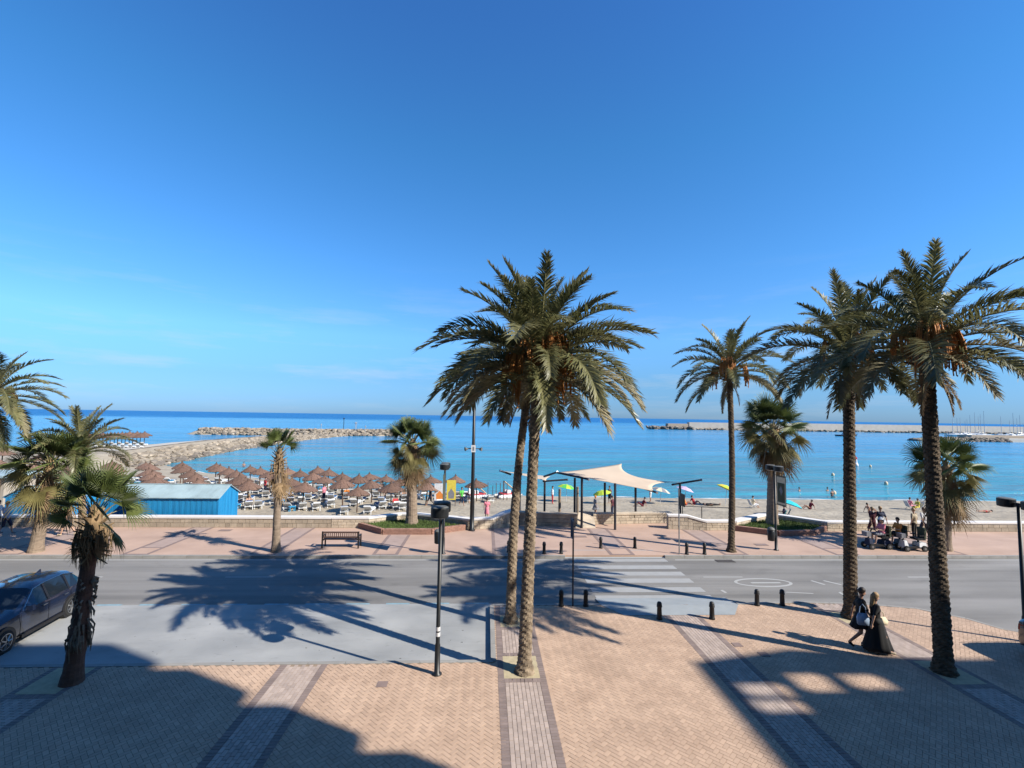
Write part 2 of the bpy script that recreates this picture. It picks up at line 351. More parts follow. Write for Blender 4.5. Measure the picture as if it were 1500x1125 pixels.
for (a, b, c, d) in pits:      # dark cross courses round each pit
    for yy in (c-.1, d+.1):
        n = int((b-a)/.1)
        for q in range(n): bricks.append((a+(q+.5)*(b-a)/n, yy, math.pi/2, 3))
BK = {0: ('paver', .195, .095, .007), 1: ('paver_dark', .178, .093, .011), 2: ('paver_pale', .192, .092, .0085), 3: ('paver_dark', .19, .092, .0125)}
bme = {}
for k, (m, l, w, h) in BK.items(): bme[k] = MB().box((0, 0, (h-.006)/2), (l, w, h+.006), top=.965).mesh('paver', m)
near = sorted(range(len(bricks)), key=lambda q: (bricks[q][1] < 9.35)*100+math.hypot(bricks[q][0]-.3, bricks[q][1]))[:300]
nset = set(near)
for q in near:
    X, Y, a, k = bricks[q]; put('paver', bme[k], plaza, loc=(X, Y, random.uniform(-.001, .0012)), rz=a)
for kk in ((0,), (1, 3), (2,)):
    mb = MB(); name = 'paver_field' if kk == (0,) else 'paver_band'
    for q, (X, Y, a, k) in enumerate(bricks):
        if q in nset or k not in kk: continue
        m, l, w, h = BK[k]; mb.box((X, Y, (h-.006)/2+random.uniform(-.001, .0012)), (l, w, h+.006), a, .965, a=random.random())
    mb.build(name, BK[kk[0]][0], plaza, kind='stuff')
for (a, b, c, d) in pits: MB().box(((a+b)/2, (c+d)/2, .004), (b-a, d-c, .016)).build('tree_pit', 'pit_sand', plaza)
# bands and covers of the far promenade
for k in range(-4, 5):
    x0 = BX0+k*BSP
    sheet('paving_band', rect(x0, x0+BW, KF+.15, YW-.02), .004, 'band_far', prom)
    for xe in (x0, x0+BW-.17): sheet('paving_band_edge', rect(xe, xe+.17, KF+.15, YW-.02), .008, 'band_edge', prom)
    for ye in (KF+.16, KF+1.3): sheet('paving_band_edge', rect(x0+.17, x0+BW-.17, ye, ye+.15), .007, 'band_edge', prom)
    sheet('paving_panel', rect(x0+.17, x0+BW-.17, KF+.31, KF+1.3), .006, 'paving_far', prom)
for px, py in ((1045, 798), (330, 777), (868, 783), (1115, 798), (850, 786)):
    p = G(px, py); sheet('service_cover', rect(p.x-.35, p.x+.35, p.y-.2, p.y+.2), .012, 'band_edge', prom)
for px, py in ((1119, 959), (1080, 945), (560, 1003)):
    p = G(px, py); MB().box((p.x, p.y, .008), (.26, .26, .02)).build('service_cover', 'band_edge', plaza)
# drop-kerb ramps at the crossing
def quad3(name, pts, m, parent):
    return MB().add(pts, [tuple(range(len(pts)))]).build(name, m, parent)
quad3('ramp', [(3.9, KF-.02, ROAD_Z+.01), (9.4, KF-.02, ROAD_Z+.01), (8.75, KF+1.05, .006), (4.6, KF+1.05, .006)], 'ramp', prom)
quad3('ramp', [(4.3, YF+.9, ROAD_Z+.012), (9.4, YF+.9, ROAD_Z+.012), (9.4, YF-.1, .015), (4.3, YF-.1, .015)], 'ramp', plaza)
quad3('ramp', [(4.3, YF-.1, .0155), (9.4, YF-.1, .0155), (8.8, YF-1.0, .0165), (4.9, YF-1.0, .0165)], 'ramp', plaza)
# painted markings
ZP = ROAD_Z+.006
for py in (831, 840.5, 850.7, 864, 876):
    y = G(950, py, ROAD_Z).y; sheet('zebra_stripe', rect(4.35, 8.95, y-.27, y+.27), ZP, 'zebra_paint', road)
sheet('edge_line', rect(-120, 3.9, KF-.33, KF-.20), ZP, 'road_paint', road); sheet('edge_line', rect(9.4, 120, KF-.33, KF-.20), ZP, 'road_paint', road)
sheet('zebra_stripe', rect(4.35, 8.95, KF-.55, KF-.10), ZP, 'zebra_paint', road)
for a, b in ((1030, 1088), (1330, 1392), (100, 150), (330, 400)):
    p, q = G(a, 845.5, ROAD_Z), G(b, 845.5, ROAD_Z); sheet('lane_dash', rect(p.x, q.x, p.y-.05, p.y+.05), ZP, 'road_paint', road)
p = G(350, 862, ROAD_Z)
yb = G(160, 886.5, ROAD_Z).y; x = G(143, 886, ROAD_Z).x
while x < XB-.6:
    sheet('bay_dash', rect(x, x+.85, yb-.06, yb+.06), ZP+.001, 'blue_paint', road); x += 1.45
def ring(name, c, rx, ry, w, m):
    n = 40; vs = []; fs = []
    for k in range(n):
        a = 2*math.pi*k/n; vs += [(c.x+rx*math.cos(a), c.y+ry*math.sin(a), ZP), (c.x+(rx-w)*math.cos(a), c.y+(ry-w)*math.sin(a), ZP)]
    for k in range(n): q = (k+1) % n; fs.append((2*k, 2*q, 2*q+1, 2*k+1))
    return MB().add(vs, fs).build(name, m, road)
c = G(1118, 853.5, ROAD_Z); ring('painted_roundel', c, 1.25, .55, .13, 'road_paint'); sheet('painted_mark', rect(c.x-.55, c.x+.75, c.y-.1, c.y+.05), ZP, 'road_paint', road)
for (a, b), (e, f) in (((1187, 851), (1207, 857)), ((1205, 851), (1231, 857)), ((1055, 865), (1062, 869)), ((1150, 868), (1190, 870)), ((1228, 868), (1236, 873))):
    p, q = G(a, b, ROAD_Z), G(e, f, ROAD_Z); sheet('painted_mark', [(p.x, p.y), (p.x+.12, p.y+.06), (q.x+.12, q.y+.06), (q.x, q.y)], ZP, 'road_paint', road)
for px, py in ((966, 815), (1062, 822)):
    p = G(px, py, ROAD_Z); MB().box((p.x, p.y, ROAD_Z+.004), (.9, .4, .016)).build('drain_cover', 'patch', road)
dots = MB()                                       # oil spots and litter on the bay
for _ in range(26):
    X = random.uniform(-13, XB-.3); Y = random.uniform(YB+.3, YF-.8); r = random.uniform(.01, .03)
    dots.prism([(X+r*random.uniform(.5, 1.6)*math.cos(a), Y+r*random.uniform(.4, 1)*math.sin(a)) for a in np.arange(0, 6.2, 1.05)], ROAD_Z+.003, ROAD_Z+.0055)
dots.build('stains', 'patch', bay, kind='stuff')

# ------------------------------------------------------------------ beach, spit, sea
wx = [-260, -62, -52, -42, -30, -16, 0, 20, 45, 90, 260]; wy = [104, 92, 83, 75, 68.5, 61, 56.5, 55.5, 55, 54.5, 54]
yw = lambda x: float(np.interp(x, wx, wy))
def spit(x, y):
    xi = np.interp(y, [60, 85, 115, 150, 184, 206], [-50, -55, -59.6, -62.7, -61, -57]); xo = np.interp(y, [60, 100, 150, 178, 206], [-150, -92, -88, -73, -66])
    a = min((xi-x)*.42, (x-xo)*.10, 2.3) if y < 206 else -9
    d = []
    for (ax, ay), (bx, by) in (((-116, 204), (-72, 203)), ((-72, 203), (-40, 213))):
        t = max(0, min(1, ((x-ax)*(bx-ax)+(y-ay)*(by-ay))/((bx-ax)**2+(by-ay)**2))); d.append(math.hypot(x-ax-t*(bx-ax), y-ay-t*(by-ay)))
    return max(a, min((5.5-min(d))*.5, 2.1))+SEA_Z
def beach_z(x, y):
    s = yw(x)-y; z = SEA_Z+min(s*.055, .8) if s > 0 else SEA_Z+max(s*.10, -3)
    if x < -20: z = max(z, spit(x, y))
    return z
gx = np.concatenate([np.arange(-260, -120, 10), np.arange(-120, 60, 1.25), np.arange(60, 261, 10)]); gy = np.concatenate([np.arange(YW+.1, 100, 1.25), np.arange(100, 231, 2.5)])
b = MB(); vs = [(x, y, beach_z(x, y)+(.05*math.sin(x*1.7+y*.6)*math.sin(y*1.3-x*.4) if beach_z(x, y) > SEA_Z+.3 else 0)) for y in gy for x in gx]; n = len(gx)
b.add(vs, [(j*n+i, j*n+i+1, (j+1)*n+i+1, (j+1)*n+i) for j in range(len(gy)-1) for i in range(n-1)])
b.build('beach', 'sand', smooth=True, kind='structure')
sheet('sea', [(-40000, 40, 0), (40000, 40, 0), (40000, 45000, 0), (-40000, 45000, 0)], SEA_Z, 'sea_water')
surf = MB(); prev = None                            # thin broken line of foam where the water meets the sand
for x in np.arange(-44, 70, .35):
    y = yw(x)+.10*math.sin(x*.9)+.14*math.sin(x*.37+1); w = max(0, .12+.16*math.sin(x*.53)+.10*math.sin(x*1.9+2)+random.uniform(-.06, .06)); cur = (x, y-w*.3, y+w)
    if prev and (w > .05): surf.add([(prev[0], prev[1], SEA_Z+.015), (x, cur[1], SEA_Z+.015), (x, cur[2], SEA_Z+.012), (prev[0], prev[2], SEA_Z+.012)], [(0, 1, 2, 3)])
    prev = cur
so_ = surf.build('surf', 'coping', kind='stuff'); tag(so_, 'thin broken line of white foam along the waterline', 'foam')
path = MB(); pc = []                                # pale concrete track along the spit
for y in np.arange(84, 204, 5): pc.append((float(np.interp(y, [60, 85, 115, 150, 184, 206], [-50, -55, -59.6, -62.7, -61, -57]))-8.2, y))
for (ax, ay), (bx, by) in zip(pc, pc[1:]): path.add([(ax-1.6, ay, beach_z(ax-1.6, ay)+.10), (ax+1.6, ay, beach_z(ax+1.6, ay)+.10), (bx+1.6, by, beach_z(bx+1.6, by)+.10), (bx-1.6, by, beach_z(bx-1.6, by)+.10)], [(0, 1, 2, 3)])
path.build('path', 'concrete', kind='structure')
# boulders
def rock_mesh(seed, m):
    rg = random.Random(seed); import bmesh
    bm = bmesh.new(); bmesh.ops.create_icosphere(bm, subdivisions=1, radius=1)
    for v in bm.verts: v.co *= rg.uniform(.72, 1.12); v.co.z *= .75
    me = bpy.data.meshes.new('rock'); bm.to_mesh(me); bm.free(); me.materials.append(MT[m]); return me
RK = [rock_mesh(s, 'rock') for s in range(6)]; RKD = [rock_mesh(20+s, 'rock_dark') for s in range(4)]
def rocks(root, spots, meshes, cap):
    spots.sort(key=lambda s: -s[3]/math.hypot(s[0], s[1]))
    for s in spots[:cap]:
        o = put('rock', random.choice(RKD if (s[2] < SEA_Z+.62 and meshes is RK) else meshes), root, loc=Vector(s[:3])-root.location, rz=random.uniform(0, 6.28)); o.scale = (s[3], s[3]*random.uniform(.7, 1.1), s[3]*random.uniform(.6, .9))
    if len(spots) > cap:
        mb = MB()
        for s in spots[cap:]:
            me = random.choice(meshes); a = random.uniform(0, 6.28); r = random.random()
            mb.add([(s[0]-root.location.x+s[3]*(v.co.x*math.cos(a)-v.co.y*math.sin(a)), s[1]-root.location.y+s[3]*(v.co.x*math.sin(a)+v.co.y*math.cos(a)), s[2]-root.location.z+s[3]*.8*v.co.z) for v in me.vertices], [tuple(p.vertices) for p in me.polygons], a=r)
        mb.build('rock_fill', meshes[0].materials[0].name, root, kind='stuff')
sp = []
for y in np.arange(78, 206, .55):
    xi = float(np.interp(y, [60, 85, 115, 150, 184, 206], [-50, -55, -59.6, -62.7, -61, -57]))
    for _ in range(4):
        x = xi-random.uniform(-.6, 4.4); yy = y+random.uniform(-.4, .4); sp.append((x, yy, max(beach_z(x, yy), SEA_Z-.2)+.12, random.uniform(.45, .95)))
br = thing('rock_breakwater', 'long curved breakwater of pale tan boulders along the sandy spit', 'breakwater', (-60, 120, SEA_Z)); rocks(br, sp, RK, 300)
sp = []
for (ax, ay), (bx, by) in (((-116, 204), (-72, 203)), ((-72, 203), (-38, 213))):
    L = math.hypot(bx-ax, by-ay)
    for t in np.arange(0, 1, .5/L):
        for _ in range(4):
            x = ax+(bx-ax)*t+random.uniform(-.5, .5); y = ay+(by-ay)*t-random.uniform(-3.5, 5.5); sp.append((x, y, max(beach_z(x, y), SEA_Z-.2)+.25, random.uniform(.7, 1.3)))
br = thing('rock_breakwater', 'low offshore boulder mole across the tip of the sandy spit', 'breakwater', (-80, 205, SEA_Z)); rocks(br, sp, RK, 120)
for px, h in ((503, 5.2), (520, 3.4), (521.5, 3.4), (470, 2.5), (535, 2.0)):
    q = PD(px, 636, 207); t = thing('marker_post', 'slim beacon post standing on the boulder mole at the spit tip' if h > 5 else 'short pale post standing on the boulder mole at the spit tip', 'post', (q.x, 207, SEA_Z+1.7), group=None if h > 5 else 'pale posts on the mole')
    MB().tube([(0, 0, 0), (0, 0, h)], .12, 6).build('shaft', 'mast' if h < 5 else 'lamp_metal', t); MB().lathe((0, 0, h), [(.3, 0), (.3, .4), (.05, .7)], 8).build('top_mark', 'mast' if h < 5 else 'lamp_metal', t)
# harbour breakwater on the right
YH = 415
hx0 = PD(1010, 625, YH).x
hb = thing('harbour_breakwater', 'far cream concrete harbour wall with rocks along its foot', 'breakwater', (hx0, YH, SEA_Z))
for i in range(14):
    MB().box((i*30+15, 3+i*.4, 3.0), (29.9, 5, 8.0 if i > 2 else 7.0)).build('wall_section', 'concrete', hb)
MB().box((-11, 1, 2.2), (18, 6, 6.0)).build('pier_head', 'wall_block', hb)
sp = [(hx0+random.uniform(-38, 2), YH+random.uniform(-7, 3), SEA_Z+random.uniform(0, 2.6), random.uniform(1.0, 2.1)) for _ in range(170)]; rocks(hb, sp, RKD+RK[:2], 170)
sp = [(hx0+random.uniform(0, 330), YH-random.uniform(0, 5), SEA_Z+random.uniform(0, 1.4), random.uniform(1.0, 1.9)) for _ in range(420)]; rocks(hb, sp, RK, 110)
q0, q1 = PD(1340, 648, 235).x, PD(1474, 650, 235).x
ib = thing('inner_breakwater', 'nearer reddish boulder breakwater with pale quay at the harbour mouth', 'breakwater', (q0, 235, SEA_Z))
sp = [(random.uniform(q0, q1), 235+random.uniform(-4, 5), 0, random.uniform(.8, 1.5)) for _ in range(260)]; sp = [(a, c, SEA_Z+max(0, 2.0-abs(c-236)*.45)*min(1, (a-q0)/16+.35), s) for a, c, _, s in sp]; rocks(ib, sp, RK, 260)
MB().box((q1-q0+44, 4, .6), (90, 10, 2.0)).build('quay', 'concrete', ib); MB().box((q1-q0+62, 14, 1.2), (140, 8, 3.6)).build('quay_bank', 'wall_block', ib)
for i, (px, top) in enumerate(((1394, 609), (1401, 612), (1406, 612), (1413, 616), (1416, 614), (1420, 608), (1426.5, 604), (1432, 610), (1435, 607), (1440, 602), (1465, 610), (1478, 616), (1483, 605), (1489, 613), (1493, 608), (1498, 620))):
    y = 330+(i % 4)*9; a = PD(px, top, y); t = thing('sailboat', 'moored sailing boat with bare mast inside the harbour', 'sailboat', (a.x, y, SEA_Z), random.uniform(-.5, .5), 'masts in the harbour')
    MB().add([(-4.5, 0, 1.3), (-3.6, -1.5, 1.2), (2, -1.5, 1.2), (5, 0, 1.5), (2, 1.5, 1.2), (-3.6, 1.5, 1.2), (-3.6, -.7, 0), (2, -.8, 0), (4, 0, 0), (2, .8, 0), (-3.6, .7, 0)], [(0, 1, 2, 3, 4, 5), (1, 6, 7, 2), (2, 7, 8, 3), (3, 8, 9, 4), (4, 9, 10, 5), (5, 10, 6, 1), (6, 10, 9, 8, 7)]).build('hull', 'hull_white', t)
    MB().box((-.6, 0, 1.55), (3.4, 1.7, .6), top=.8).build('cabin', 'hull_white', t)
    MB().tube([(0.3, 0, 1.2), (.3, 0, a.z-SEA_Z)], [.16, .10], 6).build('mast', 'mast', t); MB().tube([(.3, 0, 2.4), (-3.4, 0, 2.6)], .09, 6).build('boom', 'mast', t)

# ------------------------------------------------------------------ sea wall, planters
def wall_run(name, label, pts, h, block='wall_stone', thick=.42, zb=-2.0, cop=.10, courses=3, coping='coping'):
    """wall along pts (x,y); h gives the coping height at each point; stone facing on the land side"""
    t = thing(name, label, 'wall', (pts[0][0], pts[0][1], 0)); ox, oy = pts[0][0], pts[0][1]
    P = [Vector((p[0]-ox, p[1]-oy)) for p in pts]; h = h if hasattr(h, '__len__') else [h]*len(P); nrm = []
    for i in range(len(P)):
        d = (P[min(i+1, len(P)-1)]-P[max(i-1, 0)]).normalized(); nrm.append(Vector((-d.y, d.x)))
    core = MB(); cp = MB(); st = MB()
    for i in range(len(P)-1):
        a, b_, na, nb = P[i], P[i+1], nrm[i], nrm[i+1]
        def strip(mb, f0, f1, z0a, z0b, z1a, z1b):
            q = [a+na*f0, b_+nb*f0, b_+nb*f1, a+na*f1]; zl = (z0a, z0b, z0b, z0a); zh = (z1a, z1b, z1b, z1a)
            mb.add([(v.x, v.y, z) for v, z in zip(q, zl)]+[(v.x, v.y, z) for v, z in zip(q, zh)], [(3, 2, 1, 0), (4, 5, 6, 7), (0, 1, 5, 4), (1, 2, 6, 5), (2, 3, 7, 6), (3, 0, 4, 7)])
        strip(core, .03, thick, zb, zb, h[i]-cop, h[i+1]-cop); strip(cp, -.05, thick+.06, h[i]-cop+.001, h[i+1]-cop+.001, h[i], h[i+1])
        L = (b_-a).length; d = (b_-a)/L; n0 = Vector((-d.y, d.x)); ang = math.atan2(d.y, d.x)
        for r in range(courses):
            s = -random.uniform(0, .2)
            while s < L:
                w = random.uniform(.22, .55); e = min(s+w, L); s0 = max(s, 0)
                if e-s0 > .06:
                    hh = h[i]+(h[i+1]-h[i])*((s0+e)/2/L)-cop; ch = hh/courses; c = a+d*((s0+e)/2)+n0*.02; j = random.uniform(-.012, .012)
                    st.box((c.x, c.y, (r+.5)*ch), (e-s0-.02, .06+2*abs(j), ch-.02), ang, a=random.random())
                s += w
    core.build('core', 'wall_block', t); cp.build('coping', coping, t); st.build('stone_facing', block, t, kind='stuff'); return t
v2 = lambda p: (p.x, p.y)
wl0 = G(540, 773); apx = G(600, 752.5, .62); wl1 = G(687, 776); wl2 = G(722, 774.5); wl3 = G(749, 773)
wall_run('sea_wall', 'low promenade wall of dull blocks with white coping in front of blue huts', [(-75, YW), (G(485, 773).x, YW)], .62, 'wall_block', courses=2)
wall_run('sea_wall', 'short pale stone wall with white coping bending behind the planter beside the bench', [(G(485, 773).x+.02, YW), (wl0.x, YW), (apx.x-.5, apx.y), (apx.x+.4, apx.y), (wl1.x, wl1.y+.1)], .62)
wall_run('sea_wall', 'pale stone wall whose white coping sweeps up beside the tall black mast', [(wl1.x+.02, wl1.y+.1), (wl2.x, wl2.y), (wl3.x-.4, wl3.y+.1), (wl3.x+.3, wl3.y+.5)], [.62, .64, .86, 1.0])
wall_run('terrace_wall', 'shaded brown stone wall under the left half of the cream shade sail', [v2(G(738, 768)), v2(G(780, 770)), v2(G(846, 772)), ], .80, 'wall_block', coping='wall_block')
wall_run('terrace_wall', 'brown stone wall behind the sail posts where the steps go down to sand', [v2(G(869, 768)), v2(G(930, 767)), v2(G(985, 766))], .66, 'wall_stone', coping='wall_stone')
for px, m in ((857, 'wall_stone'), (866, 'wall_block')):
    p = G(px, 771)
st = thing('beach_steps', 'sloping lit stone cheek between the two terrace walls under the sail', 'steps', v2(G(858, 772))+(0,))
MB().add([(-.7, -.3, .02), (.55, -.3, .02), (.75, 1.2, .70), (-.2, 1.2, .75), (-.7, -.3, -.1), (.55, -.3, -.1), (.75, 1.2, -.1), (-.2, 1.2, -.1)], [(0, 1, 2, 3), (4, 5, 1, 0), (5, 6, 2, 1), (6, 7, 3, 2), (7, 4, 0, 3)]).build('cheek', 'wall_stone', st)
for i in range(5): MB().box((.2, 1.5+i*.32, -.15-.3*i), (2.4, .34, .3)).build('step', 'concrete', st)
w5 = G(979, 775); apr = G(1132, 753.5, .6)
wall_run('sea_wall', 'white-coped pale stone wall with a raised end beyond the shade sail', [v2(w5), v2(G(1008, 776)), v2(G(1035, 777)), v2(G(1078, 777))], [.86, .86, .58, .58])
wall_run('sea_wall', 'pale stone wall with white coping bent round the planter with the shaggy palm', [(G(1078, 777).x+.02, G(1078, 777).y), (apr.x-.5, apr.y), (apr.x+.4, apr.y), v2(G(1212, 778)), v2(G(1330, 778.5))], .58)
wall_run('sea_wall', 'long plain wall with white coping behind the stone-faced stretch and scooters', [(G(1330, 778.5).x+.02, G(1330, 778.5).y), (75, G(1330, 778.5).y)], .58, 'wall_block', courses=2)
def planter(label, front, back, h=.32):
    pts = [v2(p) for p in front]; o = pts[0]; t = thing('planter', label, 'planter', (o[0], o[1], 0)); loc = [Vector((p[0]-o[0], p[1]-o[1])) for p in pts]
    for a, b_ in zip(loc, loc[1:]):
        d = b_-a; L = d.length; ang = math.atan2(d.y, d.x); n = max(2, int(L/.5)); m = MB()
        for r in range(4):
            for i in range(n*2):
                s = (i+.5*(r % 2))*L/(n*2); e = min(s+L/(n*2), L); c = a+d/L*((s+e)/2)
                m.box((c.x, c.y, (r+.5)*h/4), (e-s-.012, .24, h/4-.01), ang, a=random.random())
        m.build('brick_border', 'planter_brick', t, kind='stuff'); MB().box((((a+b_)/2).x, ((a+b_)/2).y, h/2-.01), (L, .2, h-.02), ang).build('border_core', 'planter_brick', t)
    poly = loc+[Vector((p[0]-o[0], p[1]-o[1])) for p in back]
    MB().prism(poly, -.1, h-.06).build('soil', 'lawn', t)
    g = MB(); xs = [p.x for p in poly]; ys = [p.y for p in poly]; k = 0
    def inside(x, y):
        c = False
        for i in range(len(poly)):
            p, q = poly[i], poly[i-1]
            if (p.y > y) != (q.y > y) and x < (q.x-p.x)*(y-p.y)/(q.y-p.y)+p.x: c = not c
        return c
    while k < 5200:
        x, y = random.uniform(min(xs), max(xs)), random.uniform(min(ys), max(ys))
        if not inside(x, y): continue
        k += 1; a = random.uniform(0, 6.28); w = .018; hh = random.uniform(.06, .15); lx, ly = random.uniform(-.05, .05), random.uniform(-.05, .05)
        g.add([(x-w*math.cos(a), y-w*math.sin(a), h-.07), (x+w*math.cos(a), y+w*math.sin(a), h-.07), (x+lx, y+ly, h-.07+hh)], [(0, 1, 2)], a=random.random())
    g.build('grass', 'lawn', t, kind='stuff'); return t
pl = planter('brick-edged planter with lawn and fan palm beside the bench', [G(527, 773), G(561, 782.5), G(632, 782.5), G(681, 776)], [(apx.x+.4, apx.y-.1), (apx.x-.5, apx.y-.1)])
pr_ = planter('brick-edged planter with lawn under shaggy fan palm and lamp with banner', [G(1076, 777), G(1140, 785), G(1192, 784), G(1208, 777.5)], [(apr.x+.4, apr.y-.1), (apr.x-.5, apr.y-.1)])
# ------------------------------------------------------------------ buildings behind the viewpoint (they shade the plaza)
ap = thing('apartment_block', 'tall cream apartment block with stacked balconies behind the plaza', 'building', (-15, -8, 0))
MB().box((.95, .9, 11.2), (63.9, 13.0, 23.6)).build('wall', 'facade', ap)
for k in range(8):
    z = 3.57+2.62*k; r = .5; x1, y1 = 32.5, 8.42
    MB().prism([(21, 7.35), (x1, 7.35)]+[(x1-r+r*math.cos(a), y1-r+r*math.sin(a)) for a in np.linspace(0, math.pi/2, 6)]+[(21, y1)], z, z+1.5).build('balcony', 'facade', ap)
    for i in range(3): MB().box((22.5+i*3.4, 7.42, z+2.0), (2.2, .08, 1.0)).build('window', 'facade_glass', ap)
MB().prism([(12.5, 7.35), (18, 7.35), (18, 8.35), (12.5, 8.35)], 5.0, 5.15).build('balcony', 'facade', ap)
rl_ = MB()
for x in np.arange(12.6, 18, .14): rl_.tube([(x, 8.28, 5.15), (x, 8.28, 6.1)], .01, 5)
rl_.tube([(12.55, 8.28, 6.1), (17.95, 8.28, 6.1)], .022, 6); rl_.build('railing', 'black_iron', ap)
rb = thing('corner_block', 'cream corner block with a slotted roof slab, right of the plaza', 'building', (60, -9, 0))
XL, FR, ZT = 30.75, .42, 20.84
MB().box((XL+25-60, -1.3, 8.2), (50, 19.8, 17.0)).build('wall', 'facade', rb)
holes = [(31.35, 32.6, -1.22, -.66), (31.3, 32.55, -1.85, -1.36), (32.95, 33.95, -1.05, -.22), (34.35, 35.45, -.98, -.30)]
gx_ = sorted({XL, XL+45, *[h[0] for h in holes], *[h[1] for h in holes]}); gy_ = sorted({-12, FR, *[h[2] for h in holes], *[h[3] for h in holes]})
slab = MB()
for x0, x1 in zip(gx_, gx_[1:]):
    for y0, y1 in zip(gy_, gy_[1:]):
        cx, cy = (x0+x1)/2, (y0+y1)/2
        if not any(h[0] < cx < h[1] and h[2] < cy < h[3] for h in holes): slab.box((cx-60, cy+9, ZT-.06), (x1-x0, y1-y0, .12))
slab.build('roof_slab', 'facade', rb)
MB().add([(XL-60, FR-.06+9, ZT), (35.2-60, FR-.06+9, 21.95), (37.9-60, FR-.06+9, ZT), (XL-60, FR+9, ZT), (35.2-60, FR+9, 21.95), (37.9-60, FR+9, ZT)], [(2, 1, 0), (3, 4, 5), (0, 1, 4, 3), (1, 2, 5, 4)]).build('pediment', 'facade', rb)
for x in (XL+.3, 38, 48, 60, 74): MB().box((x-60, -7+9, 18.7), (.4, .4, 4.05)).build('column', 'facade', rb); MB().box((x+4-60, .2+9, 18.7), (.25, .25, 4.05)).build('column', 'facade', rb) if x > 45 else None

# ------------------------------------------------------------------ palms
def frond_mesh(elev, L, droop, seed, m='leaf_date', dens=92, wid=.036, ll=.60):
    rg = random.Random(seed); n = 15; pts = [Vector((0, 0, 0))]; sway = rg.uniform(-.25, .25)
    for i in range(n):
        t = (i+.5)/n; a = R_(elev-droop*t**1.25); yaw = sway*t; pts.append(pts[-1]+Vector((math.cos(a)*math.cos(yaw), math.cos(a)*math.sin(yaw), math.sin(a)))*(L/n))
    mb = MB(); lf = MB(); twist = rg.uniform(-.5, .5)
    mb.tube(pts, [.024*(1-.85*i/n)+.003 for i in range(n+1)], 4)
    for k in range(dens):
        t = .14+.86*(k+.5)/dens; f = t*n; i = min(int(f), n-1); p = pts[i].lerp(pts[i+1], f-i); T = (pts[i+1]-pts[i]).normalized()
        S = T.cross(Vector((0, 0, 1))); S = S.normalized() if S.length > .05 else Vector((0, 1, 0)); U = S.cross(T)
        tw = twist*t; S2 = S*math.cos(tw)+U*math.sin(tw); U2 = U*math.cos(tw)-S*math.sin(tw)
        prof = min(1, .35+2.4*(t-.14))*(1 if t < .6 else 1-.62*(t-.6)/.4)
        for sgn in (-1, 1):
            a = R_(70-38*t+rg.uniform(-10, 10)); v = R_(rg.uniform(5, 42)); l = ll*L/3*prof*rg.uniform(.82, 1.12)
            d = T*math.cos(a)+(S2*sgn*math.cos(v)+U2*math.sin(v))*math.sin(a); w = T.cross(d).normalized().cross(d)*wid*.5
            mid = p+d*l*.45; tip = p+d*l-Vector((0, 0, 1))*l*rg.uniform(.06, .30)
            lf.add([p-w*.6, p+w*.6, mid+w, mid-w, tip], [(0, 1, 2, 3), (3, 2, 4)])
    me = bpy.data.meshes.new('frond'); o = len(mb.v); me.from_pydata(mb.v+lf.v, [], mb.f+[tuple(i+o for i in f) for f in lf.f])
    me.materials.append(MT['rachis']); me.materials.append(MT[m]); me.polygons.foreach_set('material_index', [0]*len(mb.f)+[1]*len(lf.f)); me.update(); return me
CL = [(80, 34), (66, 52), (52, 64), (38, 70), (26, 76), (12, 74), (-2, 62), (-20, 48), (-42, 32)]
FR_M = {c: [frond_mesh(c[0]+random.uniform(-4, 4), random.uniform(2.7, 3.05)*(.88 if i < 2 else 1), c[1]*random.uniform(.8, 1.2), 100*i+s) for s in range(4)] for i, c in enumerate(CL)}
FR_P = {c: [frond_mesh(c[0], 2.7, c[1], 900+i, 'leaf_date_pale')] for i, c in enumerate(CL[4:])}
FR_D = [frond_mesh(-52-8*i, 2.1, 26, 960+i, 'leaf_dead', dens=46, ll=.42) for i in range(2)]
def date_trunk(h, r0, r1, bend, m, lean):
    """tapered trunk wrapped in spiralling old leaf bases"""
    nz_ = int(h/.045); na = 20; vs = []; fs = []
    for i in range(nz_+1):
        t = i/nz_; z = t*h; r = r0+(r1-r0)*min(1, t*1.6)+.10*max(0, 1-z/.5)**2
        cx = lean[0]*t+bend[0]*math.sin(math.pi*t); cy = lean[1]*t+bend[1]*math.sin(math.pi*t)
        for k in range(na):
            a = 2*math.pi*k/na; ph = (z/.15+5*k/na) % 1.0; q = (z/.15-8*k/na) % 1.0
            rr = r*(1+.24*(ph-.5)+.12*abs(q-.5)+random.uniform(-.03, .03)); vs.append((cx+rr*math.cos(a), cy+rr*math.sin(a), z))
    for i in range(nz_):
        for k in range(na): fs.append((i*na+k, i*na+(k+1) % na, (i+1)*na+(k+1) % na, (i+1)*na+k))
    return MB().add(vs, fs+[tuple(range(nz_*na, (nz_+1)*na))]).mesh('trunk', m)
def fruit_mesh(seed):
    rg = random.Random(seed); mb = MB()
    for _ in range(26):
        a = rg.uniform(-.7, .7); l = rg.uniform(.35, .75); p0 = Vector((.25, 0, 0)); p1 = p0+Vector((.3*math.cos(a), .3*math.sin(a), -.02+rg.uniform(-.1, .12))); p2 = p1+Vector((.1*math.cos(a), .1*math.sin(a), -l))
        mb.tube([p0, p1, p1.lerp(p2, .5)+Vector((.04*math.cos(a), 0, 0)), p2], [.008, .009, .016, .010], 4)
        for _k in range(5):
            c = p1.lerp(p2, rg.uniform(.1, 1)); mb.lathe((c.x+rg.uniform(-.02, .02), c.y+rg.uniform(-.02, .02), c.z), [(.003, -.02), (.016, 0), (.003, .02)], 5)
    return mb.mesh('fruit_cluster', 'dates')
FRUIT = [fruit_mesh(s) for s in range(3)]
